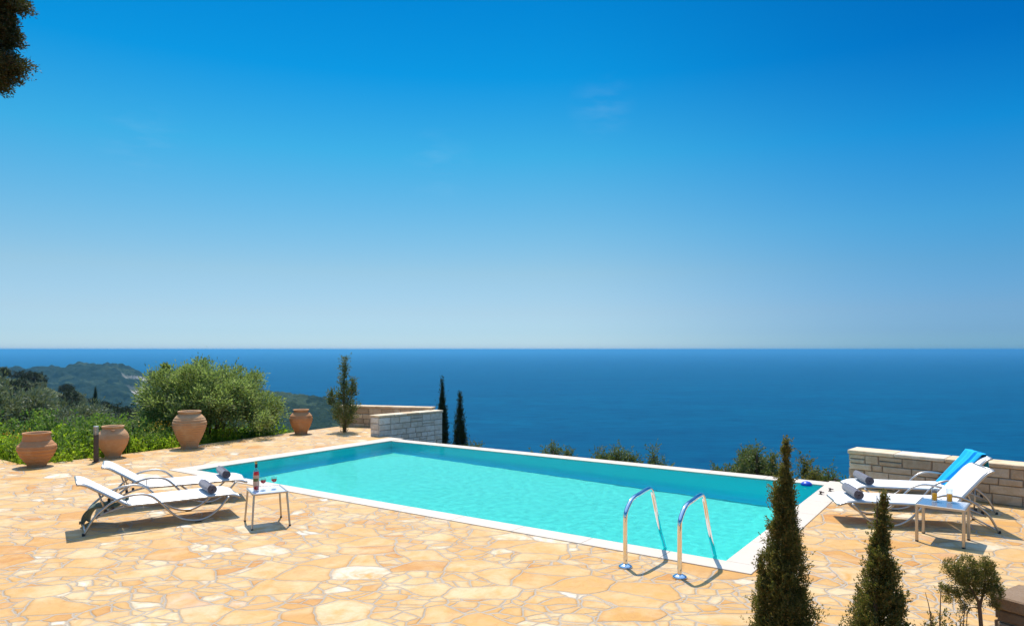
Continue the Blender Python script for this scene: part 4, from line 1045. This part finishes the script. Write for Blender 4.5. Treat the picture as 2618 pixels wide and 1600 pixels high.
def clump(u, v_top, Y, spec, mat, lbl, leaf=.05, seed=1):
    """spec: list of (du px, top v px, radius m) leaders"""
    x, zt, zg = beyond(u, v_top, Y); sp = []
    trunks = [([(0, 0, 0), (0, 0, (zt - zg) * .6), (0, 0, (zt - zg) * .9)], [.09, .05, .01])]
    for i, (du, vt, r0) in enumerate(spec):
        z1 = H - (vt - 893) * Y / 1803 - zg; z0 = max(.2, z1 - 2.4); r_ = random.Random(seed * 7 + i)
        sp.append(dict(prof=[(0, r0 * .9), (.5, r0), (.78, r0 * .75), (.9, r0 * .45), (1, .02)], hgt=z1 - z0, n_sprig=int(900 * r0 / .3), sprig=.26, per=12, seed=seed * 31 + i,
                       base=(du * Y / 1803, r_.uniform(-.4, .4), z0), rough=.5, up=.8, out=.7))
        trunks.append(([(0, 0, .5), (du * Y / 3606, 0, z0 + .4), (du * Y / 1803, 0, z1 - .5)], [.05, .03, .008]))
    return spire_tree('conifer', (x, Y, zg), sp, mat, leaf, lbl, trunk=trunks)
clump(1207, 1118, 24, [(0, 1122, .16), (14, 1134, .18), (-18, 1132, .15)], M['juni'], 'low dark bush at the foot of the shorter slender cypress', seed=2)
clump(1415, 1127, 19, [(-22, 1148, .22), (-6, 1136, .24), (6, 1130, .2), (32, 1146, .16), (-50, 1156, .12), (42, 1150, .12)], M['juni'], 'small conifer top past the rim, nearest the cypress pair', seed=3)
clump(1570, 1128, 18.5, [(-52, 1160, .2), (-38, 1146, .2), (-20, 1150, .24), (2, 1128, .2), (-5, 1150, .3), (30, 1142, .18), (50, 1158, .18), (62, 1165, .12)], M['juni'], 'wide spiky conifer crown past the middle of the pool rim', seed=4)
clump(1672, 1134, 18, [(0, 1136, .07), (-8, 1168, .14), (16, 1176, .12), (36, 1184, .10)], M['juni'], 'thin single conifer spire past the pool rim right of the wide crown', seed=5)
clump(1855, 1178, 16.5, [(-16, 1190, .2), (8, 1182, .14), (0, 1196, .26), (24, 1198, .2)], M['juni'], 'low spiky conifer crown just left of the tallest one past the rim', seed=6)
clump(1935, 1132, 16.2, [(-48, 1160, .14), (-34, 1152, .16), (-26, 1136, .05), (-14, 1150, .22), (0, 1133, .2), (4, 1160, .34), (24, 1150, .2), (28, 1175, .3), (46, 1188, .26), (58, 1196, .18)], M['juni'], 'largest spiky conifer crown past the rim, next to the foreground cypress', seed=7)
clump(2076, 1166, 15.5, [(0, 1168, .12), (-14, 1190, .16), (8, 1200, .2)], M['cyp'], 'pointed conifer just right of the foreground cypress past the rim', seed=8)
clump(2118, 1180, 15.2, [(2, 1184, .07), (-16, 1208, .16), (8, 1205, .16), (22, 1212, .12)], M['juni'], 'low conifer with one thin spire left of the right stone wall', seed=9)

# overhanging conifer, upper left
ov = empty('tall_cypress', (-7.35, 7.0, 0)); tag(ov, 'dark cypress foliage hanging into the upper left corner', 'tree')
Ps, Ds = [], []
r_ = np.random.default_rng(99); k = 7.0 / 1803
def ovp(u, v): return np.array([(u - 36 - 1309) * k + 7.35, 0, H - (v - 12 - 893) * k])
for (u, v, ru, rv, ns) in [(-60, 20, 100, 60, 900), (10, 15, 45, 30, 520), (50, 8, 26, 14, 200), (78, 22, 14, 10, 60), (20, 70, 40, 35, 520), (35, 100, 26, 18, 260), (-30, 120, 70, 50, 800), (0, 165, 40, 24, 420), (45, 165, 24, 10, 130), (75, 170, 17, 6, 40),
                           (30, 195, 30, 14, 220), (0, 215, 32, 16, 300), (-60, 190, 60, 50, 700), (60, 188, 14, 8, 40), (-100, -80, 140, 120, 1500), (-20, -60, 90, 60, 900)]:
    c = ovp(u, v); dv = unit(r_.normal(size=(ns, 3))); rad = r_.uniform(.1, 1, (ns, 1)) ** .5
    b = c + dv * rad * np.array([ru * k, max(.25, ru * k), rv * k]); d = unit(np.array([.75, 0, -.15]) + dv * .6 + r_.normal(0, .3, (ns, 3)))
    s = r_.uniform(0, 1, (ns, 12)); p = b[:, None, :] + d[:, None, :] * (.075 * s)[:, :, None] + r_.normal(0, .012, (ns, 12, 3))
    Ps.append(p.reshape(-1, 3)); Ds.append(unit(d[:, None, :] + r_.normal(0, .6, (ns, 12, 3))).reshape(-1, 3))
pr, dr = spire_leaves([(0, .9), (.3, 1.2), (.8, .6), (1, .05)], 5.0, 5000, .3, 12, .05, seed=5, base=(0, 0, 4.7))
msk = pr[:, 0] < 1.6; Ps.append(pr[msk]); Ds.append(dr[msk])
P = np.concatenate(Ps); D = np.concatenate(Ds)
leaf_mesh('crown', P, D, .03 * rng.uniform(.7, 1.3, len(P)), .011 * rng.uniform(.8, 1.3, len(P)), M['over'], ov)
mb = MB(); mb.tube(crom([(0, 0, 0), (.1, 0, 2.5), (0, 0, 5), (0, 0, 8.5)], 5), list(np.linspace(.2, .03, 16)), 12)
for (u, v) in [(60, 15), (30, 90), (70, 172), (20, 200)]:
    e = ovp(u, v); mb.tube(crom([(0, 0, e[2] - .7), (e[0] * .5, 0, e[2] - .3), (e[0], e[1], e[2])], 4), list(np.linspace(.04, .005, 9)), 6)
mb.build('trunk', M['bark'], ov, smooth=True)

# the big olive bush behind the jars
def olive(name, loc, rx, ry, hz_, mat, n_cl, per, leaf, seed, label, group=None, z0=.25, sprigs=(), cat='tree', stems=7, spread=.17, boxy=0):
    root = empty(name, loc); tag(root, label, cat, group); r = np.random.default_rng(seed)
    dv = unit(r.normal(size=(n_cl, 3)) * np.array([1, 1, .9])); dv[:, 2] = np.abs(dv[:, 2]) * 1.15 - .28; dv = unit(dv)
    if boxy: dv = np.sign(dv) * np.abs(dv) ** boxy; dv = np.where(dv[:, 2:3] < 0, dv, dv * np.array([1, 1, .93]))
    rad = r.uniform(.25, 1, (n_cl, 1)) ** .42
    lump = 1 + .19 * np.sin(dv[:, :1] * 6 + seed) * np.sin(dv[:, 2:3] * 5 + seed) + .13 * np.sin(dv[:, 2:3] * 7 + dv[:, 1:2] * 6 + seed)
    C_ = dv * rad * lump * np.array([rx, ry, hz_ * .52]) + np.array([0, 0, z0 + hz_ * .48])
    for s in sprigs: C_ = np.concatenate([C_, np.array(s)[None, :3] + r.normal(0, 1, (int(s[3]), 3)) * np.array([.05, .05, .13])])
    m = len(C_); cr = rx * spread
    off = r.normal(0, 1, (m, per, 3)) * cr * .36 * r.uniform(.6, 1.3, (m, 1, 1))
    if len(sprigs): off[n_cl:] *= .38
    P = (C_[:, None, :] + off).reshape(-1, 3)
    D = unit(unit(off) + np.repeat(dv if not len(sprigs) else np.concatenate([dv, np.tile([0, 0, 1.], (m - n_cl, 1))]), per, 0).reshape(m, per, 3) * .7 + np.array([0, 0, .35]) + r.normal(0, .5, off.shape)).reshape(-1, 3)
    P[:, 2] = np.maximum(P[:, 2], .03)
    leaf_mesh('crown', P, D, leaf * r.uniform(.6, 1.35, len(P)), leaf * .34 * r.uniform(.8, 1.3, len(P)), mat, root)
    mb = MB()
    for i in range(stems):
        a = i / stems * 6.283 + r.uniform(-.3, .3); q = r.uniform(.4, .8)
        mb.tube(crom([(math.cos(a) * rx * .06, math.sin(a) * ry * .06, 0), (math.cos(a) * rx * q * .35, math.sin(a) * ry * q * .3, hz_ * .25), (math.cos(a) * rx * q * .6, math.sin(a) * ry * q * .6, hz_ * .55), (math.cos(a) * rx * q, math.sin(a) * ry * q, hz_ * .8)], 4),
                list(np.linspace(rx * .028, rx * .005, 13)), 7)
    mb.build('trunk', M['bark'], root, smooth=True); return root
ox, oy = (530 - 1309) * 18.9 / 1803, 18.9
olive('olive_tree', (ox, oy, ground_at(ox, oy)), 1.56, 1.4, 2.25, M['olive'], 430, 120, .085, 12, 'large silvery green olive bush behind the biggest terracotta jar', z0=.25,
      sprigs=[(-1.14, 0, 2.42, 7), (-1.12, 0, 2.22, 8), (-.98, .1, 2.12, 5), (.1, 0, 2.2, 3)], stems=11, boxy=.84)

# hillside grove: individual trees copied from a few made ones
proto = [olive('grove_tree', (-60, 90, 0), 2.4, 2.3, 4.0, M['olive_far'], 150, 44, .25, 200 + i, 'x', spread=.2) for i in range(3)]
pdark = [olive('dark_grove_tree', (-60, 95, 0), 2.3, 2.2, 4.8, M['olive_dark'], 120, 26, .32, 210 + i, 'x', spread=.2) for i in range(2)]
def cypfar(i):
    return spire_tree('cypress', (-60, 99, 0), [dict(prof=[(0, .5), (.4, .75), (.75, .5), (1, .05)], hgt=7.5, n_sprig=700, sprig=.6, per=7, seed=300 + i, rough=.12, up=1.1, out=.2)], M['cyp_dark'], .26, 'x', trunk=[([(0, 0, 0), (0, 0, 5)], [.15, .05])])
pcyp = cypfar(0)
used = set(); rg = random.Random(21); placed = []
def place(p, x, y, s, label, group, zoff=0.0):
    o = p if p.name not in used else copy_tree(p); used.add(p.name)
    o.location = (x, y, ground_at(x, y) - .15 * s + zoff); o.scale = (s, s, s * rg.uniform(.85, 1.1)); o.rotation_euler = (0, 0, rg.uniform(0, 6.28))
    tag(o, label, 'tree', group); return o
cnt = 0
while cnt < 290:
    th = rg.uniform(-1.0, -.24) if cnt % 6 else rg.uniform(-1.3, -.8); Yq = 34 + (232 - 34) * rg.random() ** .8
    x = th * Yq
    if any((x - a) ** 2 + (Yq - b) ** 2 < (2.4 + Yq * .012) ** 2 for a, b in placed): continue
    cnt += 1; placed.append((x, Yq))
    room = (H + Yq * float(np.interp(th, TH, TS)) + Yq * .004 * rg.random()) - ground_at(x, Yq)
    if room < 1.5: continue
    dark = rg.random() < .16 or (Yq > 195 and rg.random() < .65)
    sc_ = rg.uniform(.6, 1.35) * (1.0 if Yq > 60 else .62 + Yq / 160)
    sc_ = min(sc_, room / (5.6 if dark else 4.9))
    if dark: place(rg.choice(pdark), x, Yq, sc_, 'dark evergreen tree among the olives on the hillside at left', 'dark evergreens on the hillside')
    else: place(rg.choice(proto), x, Yq, sc_, 'grey-green olive tree on the hillside grove at left', 'olive trees on the hillside')
for u, vt, Yq, s, lbl in [(8, 978, 130, 1.0, 'dark cypress on the hillside at the very left edge'), (244, 990, 170, .85, 'dark pointed cypress on the hillside left of the olive bush'), (127, 1048, 75, .55, 'small dark cypress low on the slope above the squat jar')]:
    x = (u - 1309) * Yq / 1803; o = place(pcyp, x, Yq, s, lbl, 'cypresses on the hillside')
    zt = H - (vt - 893) * Yq / 1803; o.location.z = zt - 7.5 * o.scale.z
    if o.location.z > ground_at(x, Yq): o.scale.z = (zt - ground_at(x, Yq)) / 7.5; o.location.z = ground_at(x, Yq)

# shrubs and weeds along the terrace edge
def weed(i, mat, hgt, n_st):
    root = empty('shrub', (-12, 20, 0)); r = np.random.default_rng(400 + i); Ps, Ds = [], []; mb = MB()
    for s in range(n_st):
        a = r.uniform(0, 6.28); q = r.uniform(.05, .42); b = np.array([math.cos(a) * q, math.sin(a) * q, 0]); hh = hgt * r.uniform(.6, 1.05)
        tp = b * 1.5 + np.array([r.normal(0, .07), r.normal(0, .07), hh]); m = 62; t = r.uniform(.12, 1, m)
        p = b + (tp - b) * t[:, None] + r.normal(0, .05, (m, 3)) * (1.15 - t * .5)[:, None]
        Ps.append(p); Ds.append(unit(r.normal(0, .7, (m, 3)) + np.array([math.cos(a) * .3, math.sin(a) * .3, .8])))
        mb.tube([Vector(b), Vector((b + tp) / 2), Vector(tp)], [.006, .005, .002], 4)
    P = np.concatenate(Ps); D = np.concatenate(Ds)
    leaf_mesh('foliage', P, D, .085 * r.uniform(.6, 1.4, len(P)), .040 * r.uniform(.7, 1.4, len(P)), mat, root)
    mb.build('stem', M['bark'], root); return root
weeds = [weed(0, M['shrub'], .95, 34), weed(1, M['shrub'], .75, 36), weed(2, M['shrub2'], 1.15, 30), weed(3, M['shrub2'], .9, 32)]
wl_lab = {0: ('bright green leafy shrub along the edge of the terrace', 'bright green shrubs at the terrace edge'), 1: ('bright green leafy shrub along the edge of the terrace', 'bright green shrubs at the terrace edge'),
          2: ('taller dull green weedy shrub past the terrace edge', 'tall weedy shrubs past the terrace edge'), 3: ('taller dull green weedy shrub past the terrace edge', 'tall weedy shrubs past the terrace edge')}
edge = [Vector((-17, 17.0, 0)), Vector((-13.2, 16.1, 0))] + [Vector((x, y, 0)) for x, y in outer]
seglen = [(edge[i + 1] - edge[i]).length for i in range(len(edge) - 1)]; tot = sum(seglen)
def edge_pt(s):
    for i, L in enumerate(seglen):
        if s <= L or i == len(seglen) - 1:
            p = edge[i].lerp(edge[i + 1], min(1, s / L)); d = (edge[i + 1] - edge[i]).normalized(); return p, Vector((-d.y, d.x, 0))
        s -= L
rg = random.Random(5)
for row, (off0, off1, nrow) in enumerate([(.42, .7, 34), (.9, 1.6, 34), (1.8, 3.4, 34), (3.5, 7, 34)]):
    for i in range(nrow):
        p, nr = edge_pt((i + rg.random()) / nrow * tot); q = p + nr * rg.uniform(off0, off1)
        kk = rg.choice([0, 1, 0, 1, 2, 3]) if row < 2 else rg.choice([2, 3, 2, 0])
        wq = weeds[kk]; o = wq if wq.name not in used else copy_tree(wq); used.add(wq.name)
        s = rg.uniform(.7, 1.05) * (.85 if row == 0 else 1.0)
        o.location = (q.x, q.y, min(-.12, ground_at(q.x, q.y)) - .02); o.scale = (s, s, s * rg.uniform(.8, 1.1)); o.rotation_euler = (0, 0, rg.uniform(0, 6.28))
        tag(o, wl_lab[kk][0], 'shrub', wl_lab[kk][1])
# grass tufts between the shrubs
N = 9000; s = rng.uniform(0, tot, N); P = np.zeros((N, 3))
for i in range(N):
    p, nr = edge_pt(s[i]); q = p + nr * abs(rng.normal(0, 1.6) + .3)
    P[i] = (q.x, q.y, min(-.2, ground_at(q.x, q.y)) + .0)
D = unit(rng.normal(0, .28, (N, 3)) + np.array([0, 0, 1])); gl = rng.uniform(.2, .55, N)
tag(leaf_mesh('grass', P, D, gl, .016, M['shrub']), kind='stuff')
# yellow flowering broom
def broom(u, v, lbl):
    root = blob_tree('flowering_shrub', G(u, v), [(0, 0, .45, .35, .25, 150), (.2, .1, .35, .2, .2, 80)], M['shrub2'], .03, lbl, [([(0, 0, -.4), (0, 0, .5)], [.02, .01])], cat='shrub')
    root.location.z = -.2
    r = np.random.default_rng(int(u)); P = r.normal(0, 1, (70, 3)) * np.array([.2, .2, .09]) + np.array([0, -.1, .66])
    leaf_mesh('blossom', P, unit(r.normal(size=P.shape)), .035, .03, M['yellow'], root)
broom(60, 1168, 'shrub with yellow-orange blossom behind the squat jar')
broom(400, 1136, 'shrub with yellow blossom between the smooth jar and the biggest jar')

# ------------------------------------------------------------------ haze
t = NT('haze_air'); pv = t.n('VolumePrincipled')
pv.inputs['Color'].default_value = (.14, .53, .88, 1); pv.inputs['Density'].default_value = 6.5e-5; pv.inputs['Anisotropy'].default_value = .5
t.l(pv.outputs[0], t.out.inputs[1])
mb = MB(); z0, z1 = -245.0, 14.0; mb.box((0, 0, (z0 + z1) / 2), (2 * S + 2000, 2 * S + 2000, z1 - z0))
hz = mb.build('haze', t.m); tag(hz, kind='stuff')
